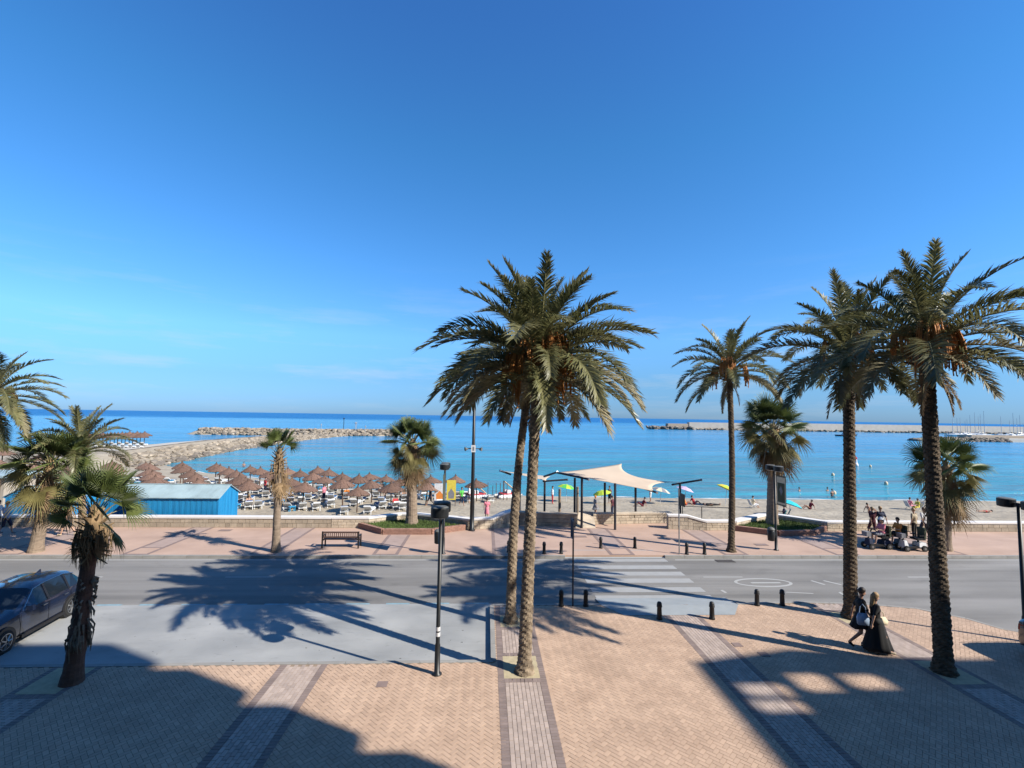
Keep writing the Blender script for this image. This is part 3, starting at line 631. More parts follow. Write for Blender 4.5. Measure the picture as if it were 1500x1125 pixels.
def core_mesh(r, h):
    mb = MB(); mb.lathe((0, 0, 0), [(r*.9, -.35), (r*1.25, -.05), (r*1.2, .2), (r*.8, .55), (.05, h)], 12)
    for k in range(40):                              # stubs of cut leaf stalks
        a = k*2.4; z = -.45+.9*k/40; e = R_(15+55*k/40); d = Vector((math.cos(a)*math.cos(e), math.sin(a)*math.cos(e), math.sin(e))); p = Vector((math.cos(a)*r*.9, math.sin(a)*r*.9, z)); mb.tube([p, p+d*.32], [.05, .025], 4)
    return mb.mesh('crown', 'bark_date_dark')
def date_palm(label, base, top, r, nf, sc, bark='bark_date', bend=(0, 0), seed=1, fruit=4, ytop=None, hang=1.0, front=False):
    rg = random.Random(seed); tp = PD(top[0], top[1], (ytop or base.y)); h = tp.z-base.z
    t = thing('date_palm', label, 'palm tree', base, 0, 'feather-leaved date palms')
    put('trunk', date_trunk(h, r*1.12, r*.92, bend, bark, (tp.x-base.x, tp.y-base.y)), t)
    c = put('crown', core_mesh(r*1.1, .8), t, loc=(tp.x-base.x, tp.y-base.y, h))
    az = rg.uniform(0, 6)
    for i in range(nf):
        az += 2.39996; u_ = (i+.5)/nf; ci = min(len(CL)-1, int((u_**.9)*len(CL)*hang)); cl = CL[ci]
        me = rg.choice(FR_M[cl]) if not (ci >= 5 and rg.random() < .22) else FR_P[cl][0]
        o = put('frond', me, c, loc=(.10*math.cos(az), .10*math.sin(az), .35-.55*u_), rz=az+rg.uniform(-.2, .2), sc=sc*rg.uniform(.88, 1.08)); o.rotation_euler.x = rg.uniform(-.12, .12)
    for i in range(1 if front else 2+nf//14): put('frond', rg.choice(FR_D), c, loc=(0, 0, -.35), rz=rg.uniform(0, 6.28), sc=sc*rg.uniform(.6, .9))
    for i in range(fruit): put('fruit_cluster', rg.choice(FRUIT), c, loc=(0, 0, rg.uniform(.05, .75)+.15*front), rz=rg.uniform(0, 6.28) if i % 3 and not front else -1.57+rg.uniform(-1.2, 1.2), sc=rg.uniform(1.1, 1.5)*(1.2 if front else 1))
    return t
date_palm('tall date palm in sand pit beside the parking bay, in front of its twin', PB['c1'], (788, 541), .155, 68, 1.2, seed=3, fruit=15, bend=(-.02, 0), hang=.78, ytop=PB['c1'].y+1.0, front=True)
date_palm('date palm just behind its taller twin, trunk curving to lean against it', PB['c2'], (776, 556), .145, 34, 1.05, seed=8, fruit=4, bend=(-.16, 0), hang=.78, ytop=PB['c2'].y+.9)
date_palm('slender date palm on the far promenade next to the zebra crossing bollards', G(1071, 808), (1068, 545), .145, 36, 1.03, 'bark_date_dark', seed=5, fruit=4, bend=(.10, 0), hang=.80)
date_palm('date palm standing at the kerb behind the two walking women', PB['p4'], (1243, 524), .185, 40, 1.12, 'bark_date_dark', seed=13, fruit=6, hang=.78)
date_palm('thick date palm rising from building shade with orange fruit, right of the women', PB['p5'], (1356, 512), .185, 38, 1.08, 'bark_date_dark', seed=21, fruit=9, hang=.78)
lp = G(-14, 810); date_palm('date palm on the far promenade reaching over the beach bar roof', lp, (-12, 582), .2, 40, 1.02, seed=31, fruit=3)
lp2 = Vector((G(122, 800).x, G(122, 800).y, 0)); date_palm('young date palm with upright fronds between two fan palms near the huts', lp2, (118, 660), .15, 26, .92, seed=37, fruit=0, hang=.6)

def fan_mesh(elev, pet, rad, seed, m, droop=45, span=235, fold=.0):
    rg = random.Random(seed); st = MB(); bl = MB(); n = 6; pts = [Vector((0, 0, 0))]
    for i in range(n):
        a = R_(elev-droop*.45*(i/n)); pts.append(pts[-1]+Vector((math.cos(a), 0, math.sin(a)))*(pet/n))
    st.tube(pts, [.022*(1-.5*i/n) for i in range(n+1)], 4)
    a0 = R_(elev-droop*.45); T = Vector((math.cos(a0), 0, math.sin(a0))); S0 = Vector((0, 1, 0)); U0 = Vector((-math.sin(a0), 0, math.cos(a0))); ro = rg.uniform(-.9, .9); S = S0*math.cos(ro)+U0*math.sin(ro); U = U0*math.cos(ro)-S0*math.sin(ro); p = pts[-1]; N = 30
    def pt(ang, r, lift=0.0):
        d = T*math.cos(ang)+S*math.sin(ang); q = p+d*r+U*(lift+.25*abs(math.sin(ang/2))*r*.6-fold*r*abs(math.sin(ang)))
        q.z -= (r/rad)**2*rad*.10*(1+3*fold); return q
    for k in range(N):
        w = R_(span)/N; a = -R_(span)/2+w*(k+.5); r = rad*(.80+.20*math.cos(a*.55))*rg.uniform(.9, 1.06); ri = r*.40
        c = pt(a, ri, .02); l = pt(a-w*.5, ri*.97, -.015); q = pt(a+w*.5, ri*.97, -.015); m1 = pt(a+rg.uniform(-.04, .04), r*.8, .01); w2 = S*.012*rad
        tip = pt(a+rg.uniform(-.07, .07), r)-Vector((0, 0, 1))*rad*rg.uniform(.02, .20)
        bl.add([p, l, c, q], [(0, 1, 2), (0, 2, 3)]); dd = (q-l)*.28
        bl.add([l, c, q, m1-dd, m1+dd, tip], [(0, 1, 3), (1, 4, 3), (1, 2, 4), (3, 4, 5)])
    me = bpy.data.meshes.new('fan_leaf'); o = len(st.v); me.from_pydata(st.v+bl.v, [], st.f+[tuple(i+o for i in f) for f in bl.f])
    me.materials.append(MT['rachis' if m != 'leaf_dead' else 'leaf_dead']); me.materials.append(MT[m]); me.polygons.foreach_set('material_index', [0]*len(st.f)+[1]*len(bl.f)); me.update(); return me
FC = [(82, 15, 'leaf_fan', .0), (66, 25, 'leaf_fan', .0), (48, 40, 'leaf_fan', .0), (28, 50, 'leaf_fan', .1), (4, 60, 'leaf_fan_old', .3), (-28, 55, 'leaf_fan_old', .5), (-55, 40, 'leaf_dead', .8), (-74, 22, 'leaf_dead', 1.0)]
FANS = [[fan_mesh(e+random.uniform(-5, 5), random.uniform(.75, .95), random.uniform(.78, .95), 50*i+s, m, d, fold=fo) for s in range(3)] for i, (e, d, m, fo) in enumerate(FC)]
def fan_trunk(h, r0, r1, lean, m, flare=.06):
    nz_ = max(12, int(h/.10)); na = 16; vs = []; fs = []
    for i in range(nz_+1):
        t = i/nz_; r = r0+(r1-r0)*t+flare*max(0, 1-t*h/.6)**2
        for k in range(na): a = 2*math.pi*k/na; rr = r*(1+.045*((i*.37+k*.11) % 1)+random.uniform(-.03, .03)); vs.append((lean[0]*t+rr*math.cos(a), lean[1]*t+rr*math.sin(a), t*h))
    for i in range(nz_):
        for k in range(na): fs.append((i*na+k, i*na+(k+1) % na, (i+1)*na+(k+1) % na, (i+1)*na+k))
    return MB().add(vs, fs+[tuple(range(nz_*na, (nz_+1)*na))]).mesh('trunk', m)
def fan_palm(label, base, top, r0, r1, classes, sc, bark='bark_fan', seed=1, skirt=0, ytop=None, sl=1.0):
    """classes: how many leaves of each elevation class"""
    rg = random.Random(seed); tp = PD(top[0], top[1], ytop or base.y); h = tp.z-base.z
    t = thing('fan_palm', label, 'palm tree', base, 0, 'fan palms along the seafront'); put('trunk', fan_trunk(h, r0, r1, (tp.x-base.x, tp.y-base.y), bark), t)
    cm = MB().lathe((0, 0, 0), [(r1*.9, -.6), (r1*1.25, -.3), (r1*1.3, 0), (r1*.8, .3), (.03, .5)], 10)
    for k in range(46):
        a = k*2.4; z = -.9+1.1*k/46; e = R_(-30+90*k/46); d = Vector((math.cos(a)*math.cos(e), math.sin(a)*math.cos(e), math.sin(e))); q = Vector((math.cos(a)*r1, math.sin(a)*r1, z)); cm.tube([q, q+d*.3], [.035, .012], 4)
    c = put('crown', cm.mesh('crown', 'leaf_dead'), t, loc=(tp.x-base.x, tp.y-base.y, h)); az = rg.uniform(0, 6)
    for ci, n in enumerate(classes):
        for i in range(n):
            az += 2.39996; o = put('fan_leaf', rg.choice(FANS[ci]), c, loc=(.06*math.cos(az), .06*math.sin(az), .25-.08*ci-(rg.uniform(0, .5) if ci > 5 else 0)), rz=az, sc=sc*rg.uniform(.85, 1.1)); o.rotation_euler.x = rg.uniform(-.3, .3)
    if skirt:
        sk = MB()
        for _ in range(skirt):                      # hanging dead fibres
            a = rg.uniform(0, 6.28); q = r1*rg.uniform(1.0, 2.6); z = rg.uniform(-.5, -.1); l = rg.uniform(.4, 1.25)*sl; sk.tube([(q*math.cos(a), q*math.sin(a), z), (q*1.15*math.cos(a), q*1.15*math.sin(a), z-l*.5), (q*1.1*math.cos(a+.2), q*1.1*math.sin(a+.2), z-l)], [.014, .010, .004], 3)
        sk.build('dead_skirt', 'leaf_dead', c, kind='stuff')
    return t
w1 = fan_palm('short fan palm with shaggy trunk in shade beside the dark blue car', PB['w1'], (138, 764), .20, .135, (3, 5, 4, 2, 1, 1, 0, 0), .80, 'bark_fan_red', 4, 230, sl=.62)
fan_palm('broad fan palm with leaning pale trunk in front of the blue huts', G(52, 808), (74, 686), .27, .20, (3, 7, 8, 8, 6, 6, 6, 4), 1.25, 'bark_fan', 7, 60)
fan_palm('thin young fan palm with small tuft behind the parking bay near the bench', G(404, 808), (409, 668), .19, .13, (4, 5, 3, 0, 0, 0, 1, 4), .78, 'bark_fan', 11, 50)
fan_palm('stout fan palm with drooping skirt growing in the planter by the bench', G(603, 767, .25), (604, 654), .34, .25, (4, 7, 8, 7, 6, 6, 4, 3), 1.15, 'bark_fan', 15, 110)
fan_palm('shaggy fan palm growing in the planter beside the lamp with banner', G(1131, 768, .25), (1133, 632), .34, .26, (4, 7, 8, 8, 7, 8, 8, 6), 1.36, 'bark_fan', 19, 160)
fan_palm('fan palm on the far promenade behind the thick trunk, next to scooters', G(1386, 806), (1386, 690), .24, .19, (3, 5, 7, 7, 6, 6, 6, 5), 1.24, 'bark_fan', 27, 90)

fb = MB(); rg = random.Random(5)                   # torn leaf bases still clinging half-way up the short palm
for _ in range(110):
    a = rg.uniform(0, 6.28); z = rg.uniform(.95, 2.6); k = z/2.95; r = .20-.06*k; cx, cy = (PD(138, 764, PB['w1'].y).x-PB['w1'].x)*k, 0; l = rg.uniform(.12, .42)*(1.2 if z < 1.9 else .6); o_ = rg.uniform(.02, .09)
    fb.tube([(cx+r*.95*math.cos(a), cy+r*.95*math.sin(a), z), (cx+(r+o_)*math.cos(a), cy+(r+o_)*math.sin(a), z-l*.4), (cx+(r+o_*.8)*math.cos(a+.1), cy+(r+o_*.8)*math.sin(a+.1), z-l)], [.03, .026, .006], 4)
fb.build('leaf_stubs', 'bark_fan', w1, kind='stuff')
# ------------------------------------------------------------------ street lamps, mast, bollards, signs
def lamp(label, base, h, banner=False, bin_=False, sticker=False, r=.055):
    t = thing('street_lamp', label, 'street lamp', base, 0, 'double-headed black street lamps')
    MB().lathe((0, 0, 0), [(.13, 0), (.13, .03), (r*1.35, .06), (r*1.3, .75), (r, .80), (r*.92, h-.12)], 14).build('post', 'lamp_metal', t, True)
    for s in (-1, 1):
        hd = MB().lathe((0, s*.36, h-.27), [(.10, -.02), (.225, 0), (.235, .03), (.235, .22), (.228, .25)], 24).build('lamp_head', 'lamp_metal', t)
        MB().lathe((0, s*.36, h-.019), [(.226, 0), (.18, .022), (.02, .03)], 24).build('cap', 'lamp_top', hd)
        MB().lathe((0, s*.36, h-.295), [(.16, 0), (.19, .02)], 20).build('diffuser', 'lamp_clear', hd)
        MB().box((0, s*.10, h-.16), (.06, .26, .10)).build('arm', 'lamp_metal', t)
    if sticker:
        for z, c in ((.98, 'cloth_white'), (1.12, 'cloth_white')): MB().lathe((0, 0, z), [(r+.004, 0), (r+.004, .10)], 12).build('sticker', c, t)
    if banner:
        bn = MB().box((0, -.55, h-1.25), (.012, .80, 1.5)).build('banner', 'cloth_olive', t)
        MB().box((-.0085, -.55, h-1.25), (.004, .74, 1.4)).build('banner_print', 'cloth_cream', bn); MB().box((-.0115, -.55, h-1.35), (.004, .62, 1.0)).build('banner_print', 'cloth_olive', bn)
        MB().add([(-.016, -.40, h-1.2), (-.016, -.55, h-1.0), (-.016, -.70, h-1.25), (-.016, -.55, h-1.5)], [(0, 1, 2, 3)]).build('banner_print', 'cloth_grey', bn)
        for z in (h-.48, h-2.02): MB().tube([(0, 0, z), (0, -.98, z)], .014, 6).build('banner_rod', 'lamp_metal', t)
    return t
def bin_on(label, base):
    t = thing('litter_bin', label, 'litter bin', base); MB().lathe((0, 0, .5), [(.14, 0), (.17, .03), (.19, .52), (.16, .56)], 16).build('body', 'lamp_metal', t, True)
    MB().lathe((0, 0, 1.06), [(.19, 0), (.185, .05), (.12, .12), (.02, .15)], 16).build('lid', 'lamp_top', t, True); MB().box((.2, 0, .8), (.12, .06, .3)).build('bracket', 'lamp_metal', t); return t
L1 = G(640, 988); lamp('black double-headed lamp with white stickers at the parking bay edge', L1, 4.42, sticker=True)
L2 = G(649, 811); lamp('black double-headed lamp with litter bin on far promenade by the planter', L2, 4.42, banner=True); bin_on('dark round litter bin fixed to the lamp near the planter and mast', (L2.x-.27, L2.y-.02, 0))
L3 = G(1137, 806); lamp('black double-headed lamp with olive banner in front of the shaggy palm', L3, 4.42, banner=True); bin_on('grey-lidded litter bin fixed to the lamp with the olive banner', (L3.x-.27, L3.y-.02, 0))
L4 = PD(1492, 742, 14.6); lamp('black double-headed lamp beside the parked car, cut by the building shade', (L4.x, 14.6, 0), 4.40)
mb_ = G(691, 777); hM = PD(694, 526, mb_.y).z
t = thing('light_mast', 'very tall black mast with floodlights, small sign and two horn speakers', 'light mast', mb_)
MB().lathe((0, 0, 0), [(.20, 0), (.20, .05), (.14, .08), (.125, 1.2), (.135, 1.25), (.105, 3.0), (.07, hM)], 14).build('post', 'lamp_metal', t, True)
MB().box((0, 0, hM-.15), (1.1, .08, .10)).build('crossbar', 'lamp_metal', t)
for s in (-.45, .45, -.15): fl = MB().box((s, -.12, hM+.12-abs(s)*.5), (.34, .22, .34), top=.75).build('floodlight', 'lamp_metal', t); MB().box((s, -.235, hM+.10-abs(s)*.5), (.22, .01, .2)).build('lens', 'lamp_top', fl)
zs = PD(692, 657, mb_.y).z
pn = MB().box((0, -.12, zs), (.26, .03, .42)).build('sign_panel', 'plastic_white', t); MB().box((0, -.138, zs), (.10, .006, .24)).build('sign_mark', 'cloth_grey', pn)
for s in (-1, 1): MB().tube([(s*.05, 0, zs), (s*.32, -.02, zs), (s*.36, -.04, zs-.02), (s*.50, -.10, zs-.03)], [.03, .03, .05, .13], 10).build('horn_speaker', 'lamp_top', t)
bl = thing('bollard', '', 'bollard', (0, 0, 0))
MB().lathe((0, 0, 0), [(.10, 0), (.10, .05), (.085, .07), (.075, .40), (.09, .42), (.09, .47), (.082, .48), (.082, .53), (.055, .575), (.01, .59)], 16).build('post', 'black_iron', bl, True); MB().lathe((0, 0, .40), [(.078, 0), (.094, .012), (.094, .03), (.078, .04)], 16).build('collar', 'black_iron', bl, True)
bs = [((745, 809), 'black bollard on the far promenade behind the twin palm trunks', None), ((797, 811), 'black bollard beside the thin sign pole on far promenade', 'bollards left of far ramp'), ((822, 811), 'black bollard beside the thin sign pole on far promenade', 'bollards left of far ramp'),
      ((880, 803), 'black bollard at the upper edge of the far crossing ramp', 'bollards at far ramp'), ((930, 803), 'black bollard at the upper edge of the far crossing ramp', 'bollards at far ramp'), ((1006, 812), 'black bollard between the steel sign pole and slender date palm', 'bollards by slender palm'), ((1032, 812), 'black bollard between the steel sign pole and slender date palm', 'bollards by slender palm'),
      ((822, 888), 'black bollard beside the base of the near thin sign pole', 'bollards by near sign pole'), ((858, 888), 'black bollard beside the base of the near thin sign pole', 'bollards by near sign pole'), ((966, 907), 'black bollard on the inner edge of the near crossing ramp', 'bollards at near ramp'), ((1043, 907), 'black bollard on the inner edge of the near crossing ramp', 'bollards at near ramp'), ((1109, 887), 'black bollard at the kerb between near ramp and the walking women', 'bollards by kerb'), ((1146, 887), 'black bollard at the kerb between near ramp and the walking women', 'bollards by kerb')]
for i, ((px, py), lab, gr) in enumerate(bs):
    o = bl if i == 0 else dup(bl, (0, 0, 0)); o.location = G(px, py); o['label'] = lab; o['group'] = gr or 'black bollards'
def sign_pole(label, base, h, edge, rz=0.0):
    t = thing('sign_pole', label, 'road sign', base, rz); MB().tube([(0, 0, 0), (0, 0, h)], .03, 10).build('pole', 'steel' if edge == 's' else 'sail_post', t)
    if edge == 's':
        s = MB().box((.17, 0, h-.55), (.05, .60, .62)).build('sign_plate', 'black_iron', t); MB().box((.20, 0, h-.55), (.006, .5, .52)).build('sign_face', 'cloth_navy', s)
    else: s = MB().box((-.035, 0, h-.36), (.03, .55, .7)).build('sign_plate', 'cloth_grey', t); MB().box((-.053, 0, h-.36), (.006, .5, .6)).build('sign_face', 'cloth_navy', s)
    return t
b0 = G(839, 888); sign_pole('thin dark sign pole, plate edge-on, between two near bollards', b0, PD(839.5, 760, b0.y).z, 'd')
b0 = G(995, 812); sign_pole('pale steel pole with black sign plate by the far crossing', b0, PD(997, 716, b0.y).z, 's')
rl = thing('hand_rail', 'thin dark rail above the white wall beside the slender date palm', 'railing', G(1000, 764.5, .2))
e_ = [G(1000, 764, .2), G(1028, 764, .2), G(1068, 764, .2)]; q = e_[0]
MB().tube([(0, 0, 1.0), (e_[2].x-q.x, 0, .9)], .025, 6).build('rail', 'lamp_metal', rl)
for p in e_: MB().tube([(p.x-q.x, p.y-q.y, -2.0), (p.x-q.x, p.y-q.y, .98)], .025, 6).build('post', 'lamp_metal', rl)
# bench, back towards the road
bp_ = G(498, 803.5); bw = G(525, 804).x-G(470, 804).x
t = thing('park_bench', 'dark wooden slatted park bench facing the sea on pink paving', 'bench', bp_)
for i in range(5): MB().box((0, .10+i*.1, .43), (bw-.06, .08, .035)).build('seat_slat', 'brown_wood', t)
for z in (.80, .56): MB().box((0, .02, z), (bw-.06, .05, .07)).build('back_rail', 'brown_wood', t)
n = 17
for i in range(n): MB().box((-bw/2+.1+(bw-.2)*i/(n-1), .02, .68), (.035, .03, .20)).build('back_slat', 'brown_wood', t)
for s in (-1, 1):
    MB().box((s*(bw/2-.03), .02, .42), (.06, .07, .84)).build('leg', 'black_iron', t); MB().box((s*(bw/2-.03), .50, .31), (.06, .06, .62)).build('leg', 'black_iron', t); MB().box((s*(bw/2-.03), .27, .60), (.07, .48, .04)).build('armrest', 'black_iron', t); MB().box((s*(bw/2-.03), .27, .38), (.05, .44, .05)).build('side_frame', 'black_iron', t)

# ------------------------------------------------------------------ shade sails
def sail(label, corners, posts, beams, sag=(.10, .10, .10, .10)):
    A, B, C, D = corners; o = Vector((A.x, A.y, 0)); t = thing('shade_sail', label, 'shade sail', o); n = 18; vs = []; ctr = (A+B+C+D)/4
    def edge_pt(P, Q, s, k): return P.lerp(Q, s)+(ctr-P.lerp(Q, .5))*k*4*s*(1-s)
    for j in range(n+1):
        for i in range(n+1):
            u_, v_ = i/n, j/n      # Coons patch between four slightly hollow edges
            c = edge_pt(A, D, u_, sag[3])*(1-v_)+edge_pt(B, C, u_, sag[1])*v_+edge_pt(A, B, v_, sag[0])*(1-u_)+edge_pt(D, C, v_, sag[2])*u_-(A*(1-u_)*(1-v_)+D*u_*(1-v_)+B*(1-u_)*v_+C*u_*v_)
            vs.append(c-o)
    fs = [(j*(n+1)+i, j*(n+1)+i+1, (j+1)*(n+1)+i+1, (j+1)*(n+1)+i) for j in range(n) for i in range(n)]
    s_ = MB().add(vs, fs).build('fabric', 'sail', t, True); md = s_.modifiers.new('thick', 'SOLIDIFY'); md.thickness = .012
    for (x, y, z0, z1) in posts: MB().tube([(x-o.x, y-o.y, z0), (x-o.x, y-o.y, z1)], .075, 10).build('post', 'sail_post', t)
    for p, q in beams: MB().tube([p-o, q-o], .065, 10).build('beam', 'sail_post', t); MB().tube([q-o, q-o+(q-p).normalized()*.05], .085, 10).build('end_cap', 'steel', t)
    return t
pA, pB_, pC, pD_ = PD(815, 692, 31.0), PD(911, 679, 34.5), PD(1004, 707, 32.5), PD(958, 719.5, 29.2)
fp = [G(852, 773.5), G(901, 776)]; rp = [(PD(842, 700, 32.2)), (PD(886, 707, 32.0)), (PD(931, 714, 31.6)), (PD(996, 708, 32.4))]
posts = [(fp[0].x, fp[0].y, 0, PD(852, 699.5, fp[0].y).z), (fp[1].x, fp[1].y, 0, PD(901, 708, fp[1].y).z)]+[(p.x, p.y, beach_z(p.x, p.y)-.1, p.z) for p in rp]
sail('large cream hypar shade sail on dark posts over the beach access', (pA, pB_, pC, pD_), posts, [(PD(797, 698, 32.3), PD(816, 691.5, 31.0)), (PD(944, 715.5, 30), PD(962, 721.5, 29.0)), (PD(984, 710, 32.4), PD(1027, 703, 32.4)), (pA, PD(862, 702, 29.4))], (.05, .80, .32, .03))
qA, qB, qC, qD = PD(737, 690, 33), PD(772, 694, 37), PD(806, 698, 35), PD(800, 704, 32)
sail('smaller cream shade sail partly hidden behind the twin palm trunks', (qA, qB, qC, qD), [(p.x, p.y, beach_z(p.x, p.y)-.1, p.z) for p in (PD(798, 703, 33.2), PD(762, 700, 35))], [(PD(748, 695, 33.4), PD(733, 689.5, 32.8)), (PD(795, 705, 33.2), PD(831, 702.5, 33.0))], (.08, .12, .08, .08))
def onsand(px, py):
    z = -2.0
    for _ in range(12): p = G(px, py, z); z = beach_z(p.x, p.y)
    return Vector((p.x, p.y, z-.01))
for i, (px, py, tp) in enumerate(((820, 752, 716), (846, 752, 713))):
    p = PD(px, tp, 36); t = thing('beach_shower', 'pale wooden shower post on the sand behind the sail posts', 'shower post', (p.x, 36, beach_z(p.x, 36)), group='shower posts'); MB().tube([(0, 0, 0), (0, 0, p.z-beach_z(p.x, 36))], .10, 8).build('post', 'bark_fan', t); MB().tube([(0, 0, p.z-beach_z(p.x, 36)-.1), (0, -.3, p.z-beach_z(p.x, 36)-.05)], .025, 6).build('shower_head', 'steel', t)

# ------------------------------------------------------------------ blue beach huts
def hut(label, loc, L, D, he, hr, rz, front, side):
    """long axis X, front towards -Y, gables at the ends"""
    t = thing('beach_hut', label, 'hut', loc, rz); zf = -.15
    def ribs(p, q, z1a, z1b, m, nm):
        d = Vector(q)-Vector(p); n = max(2, int(d.length/.16)); mb = MB(); nn = Vector((d.y, -d.x)).normalized()
        for i in range(n):
            a = Vector(p)+d*(i/n); b_ = Vector(p)+d*((i+1)/n); k = .012 if i % 2 else 0; za = z1a if z1b is None else z1a+(z1b-z1a)*(1-abs(2*(i+.0)/n-1)); zb_ = z1a if z1b is None else z1a+(z1b-z1a)*(1-abs(2*(i+1)/n-1))
            a2, b2 = a+nn*k, b_+nn*k; mb.add([(a2.x, a2.y, zf), (b2.x, b2.y, zf), (b2.x, b2.y, zb_), (a2.x, a2.y, za), (a.x, a.y, zf), (b_.x, b_.y, zf), (b_.x, b_.y, zb_), (a.x, a.y, za)], [(0, 1, 2, 3), (0, 3, 7, 4), (1, 5, 6, 2)])
        return mb.build(nm, m, t)
    h0, h1 = L/2, D/2
    ribs((-h0, -h1), (h0, -h1), he, None, front, 'front_wall'); ribs((h0, h1), (-h0, h1), he, None, front, 'back_wall')
    ribs((h0, -h1), (h0, h1), he, hr, side, 'gable_wall'); ribs((-h0, h1), (-h0, -h1), he, hr, side, 'gable_wall')
    e = .12; n = int(L/.45)
    for s in (-1, 1):
        rf = MB(); y0, y1 = s*(h1+e), 0; z0, z1 = he-(hr-he)*e/h1, hr
        for i in range(n):
            x0, x1 = -h0-e+(L+2*e)*i/n, -h0-e+(L+2*e)*(i+1)/n-.012; k = .008*(i % 2)
            rf.add([(x0, y0, z0+k), (x1, y0, z0+k), (x1, y1, z1+k), (x0, y1, z1+k), (x0, y0, z0+k+.04), (x1, y0, z0+k+.04), (x1, y1, z1+k+.04), (x0, y1, z1+k+.04)], [(4, 5, 6, 7), (0, 1, 5, 4), (1, 2, 6, 5), (2, 3, 7, 6), (3, 0, 4, 7), (3, 2, 1, 0)])
        rf.build('roof', 'hut_roof', t)
    MB().box((0, 0, hr+.045), (L+2*e, .12, .03)).build('ridge', 'hut_roof', t)
    MB().box((0, -h1-.035, he-.06), (L+.1, .035, .10)).build('fascia', front, t); return t
zs_ = -1.62
fL, fR = PD(187, 728.5, 30.6), PD(320.5, 728.7, 30.6); he = fR.z-zs_; D_ = 2.3
hut('long blue plank beach hut with pale roof behind the promenade wall', ((fL.x+fR.x)/2, 30.6+D_/2, zs_), fR.x-fL.x, D_, he, he+.58, 0, 'hut_blue', 'hut_blue')
a, b_ = PD(8, 728.5, 30.6), PD(56, 731, 30.6); hut('blue beach hut end-on to the promenade behind the broad fan palm', ((a.x+b_.x)/2, 30.6+2.2, zs_), 4.4, b_.x-a.x, he-.02, he+.50, -math.pi/2, 'hut_blue', 'hut_blue')
a, b_ = PD(140, 731, 32.2), PD(188, 731, 32.2); hut('smaller blue hut tucked behind the long blue beach hut', ((a.x+b_.x)/2-.05, 33.2, zs_), 1.9, 1.9, he-.1, he+.35, 0, 'hut_blue', 'hut_blue')
p = PD(-2, 700, 44); bb = thing('beach_bar', 'cream beach bar with flat grey roof at the edge beyond the huts', 'beach bar', (p.x-2, 44, beach_z(p.x-2, 44)-.05))
MB().box((0, 1.5, 1.25), (5.0, 3.0, 2.5)).build('wall', 'facade', bb); MB().box((.2, 1.2, 2.65), (5.8, 4.2, .22)).build('roof', 'hut_roof', bb); MB().box((1.0, -.02, 1.5), (2.2, .06, 1.1)).build('hatch', 'facade_glass', bb)
for s in (-2.5, 2.9): MB().tube([(s, -.8, 0), (s, -.8, 2.55)], .06, 6).build('post', 'pole_wood', bb)

# ------------------------------------------------------------------ thatched umbrellas and sun loungers
um = thing('thatched_umbrella', 'brown thatched beach umbrella on wooden pole in the rows of loungers', 'beach umbrella', (0, 0, 0), 0, 'thatched umbrellas on the beach')
mb = MB(); n = 28
for (r0, z0, r1, z1) in ((1.12, 1.74, .52, 2.06), (.66, 1.98, .10, 2.30)):
    for k in range(n):
        a0, a1 = 2*math.pi*k/n, 2*math.pi*(k+1)/n; j = random.uniform(-.07, .05); dz = random.uniform(-.10, -.01)
        P = lambda r, a, z: (r*math.cos(a), r*math.sin(a), z)
        mb.add([P(r0+j, a0, z0+dz), P(r0+j+.02, a1, z0+dz), P(r1, a1, z1), P(r1, a0, z1), P(r0+j-.04, a0, z0+dz-.06), P(r0+j-.03, a1, z0+dz-.06), P(r1, a1, z1-.12), P(r1, a0, z1-.12)], [(0, 1, 2, 3), (4, 5, 1, 0), (7, 6, 5, 4), (0, 3, 7, 4), (1, 5, 6, 2)])
mb.build('thatch', 'thatch', um); MB().lathe((0, 0, 2.26), [(.13, 0), (.11, .10), (.05, .16), (.05, .26), (.02, .28)], 8).build('cap', 'pole_wood', um); MB().tube([(0, 0, -.2), (0, 0, 2.25)], [.06, .05], 7).build('pole', 'pole_wood', um)
def lounger(mm, label):
    t = thing('sun_lounger', label, 'sun lounger', (0, 0, 0), 0, 'sun loungers on the beach'); f = MB()
    for s in (-.3, .3): f.box((0, s, .30), (1.85, .055, .07))
    for x in (-.90, -.45, 0, .45, .90): f.box((x, 0, .29), (.06, .60, .04))
    f.build('frame', 'plastic_white', t)
    for x in (-.72, .72):
        for s in (-.29, .29): MB().box((x, s, .14), (.08, .06, .30)).build('leg', 'plastic_white', t)
    bk = MB().add([(.30, -.30, .33), (.30, .30, .33), (.92, .30, .74), (.92, -.30, .74), (.32, -.30, .29), (.32, .30, .29), (.95, .30, .70), (.95, -.30, .70)], [(0, 3, 2, 1), (4, 5, 6, 7), (0, 1, 5, 4), (1, 2, 6, 5), (2, 3, 7, 6), (3, 0, 4, 7)]).build('backrest', 'plastic_white', t)
    MB().box((-.30, 0, .37), (1.15, .54, .08)).add([(.27, -.27, .38), (.27, .27, .38), (.90, .27, .80), (.90, -.27, .80), (.30, -.27, .33), (.30, .27, .33), (.93, .27, .745), (.93, -.27, .745)], [(0, 3, 2, 1), (0, 1, 5, 4), (1, 2, 6, 5), (2, 3, 7, 6), (3, 0, 4, 7)]).build('mattress', mm, t); return t
LG = [lounger('mattress_grey', 'white sun lounger with slate grey mattress among thatched umbrellas'), lounger('plastic_white', 'bare white plastic sun lounger among thatched umbrellas'), lounger('mattress_blue', 'white sun lounger with dark blue mattress among thatched umbrellas')]
tb = thing('side_table', 'small bright blue plastic table beside a sun lounger', 'table', (0, 0, 0), 0, 'blue beach tables'); MB().box((0, 0, .42), (.5, .45, .05)).build('top', 'plastic_blue', tb)
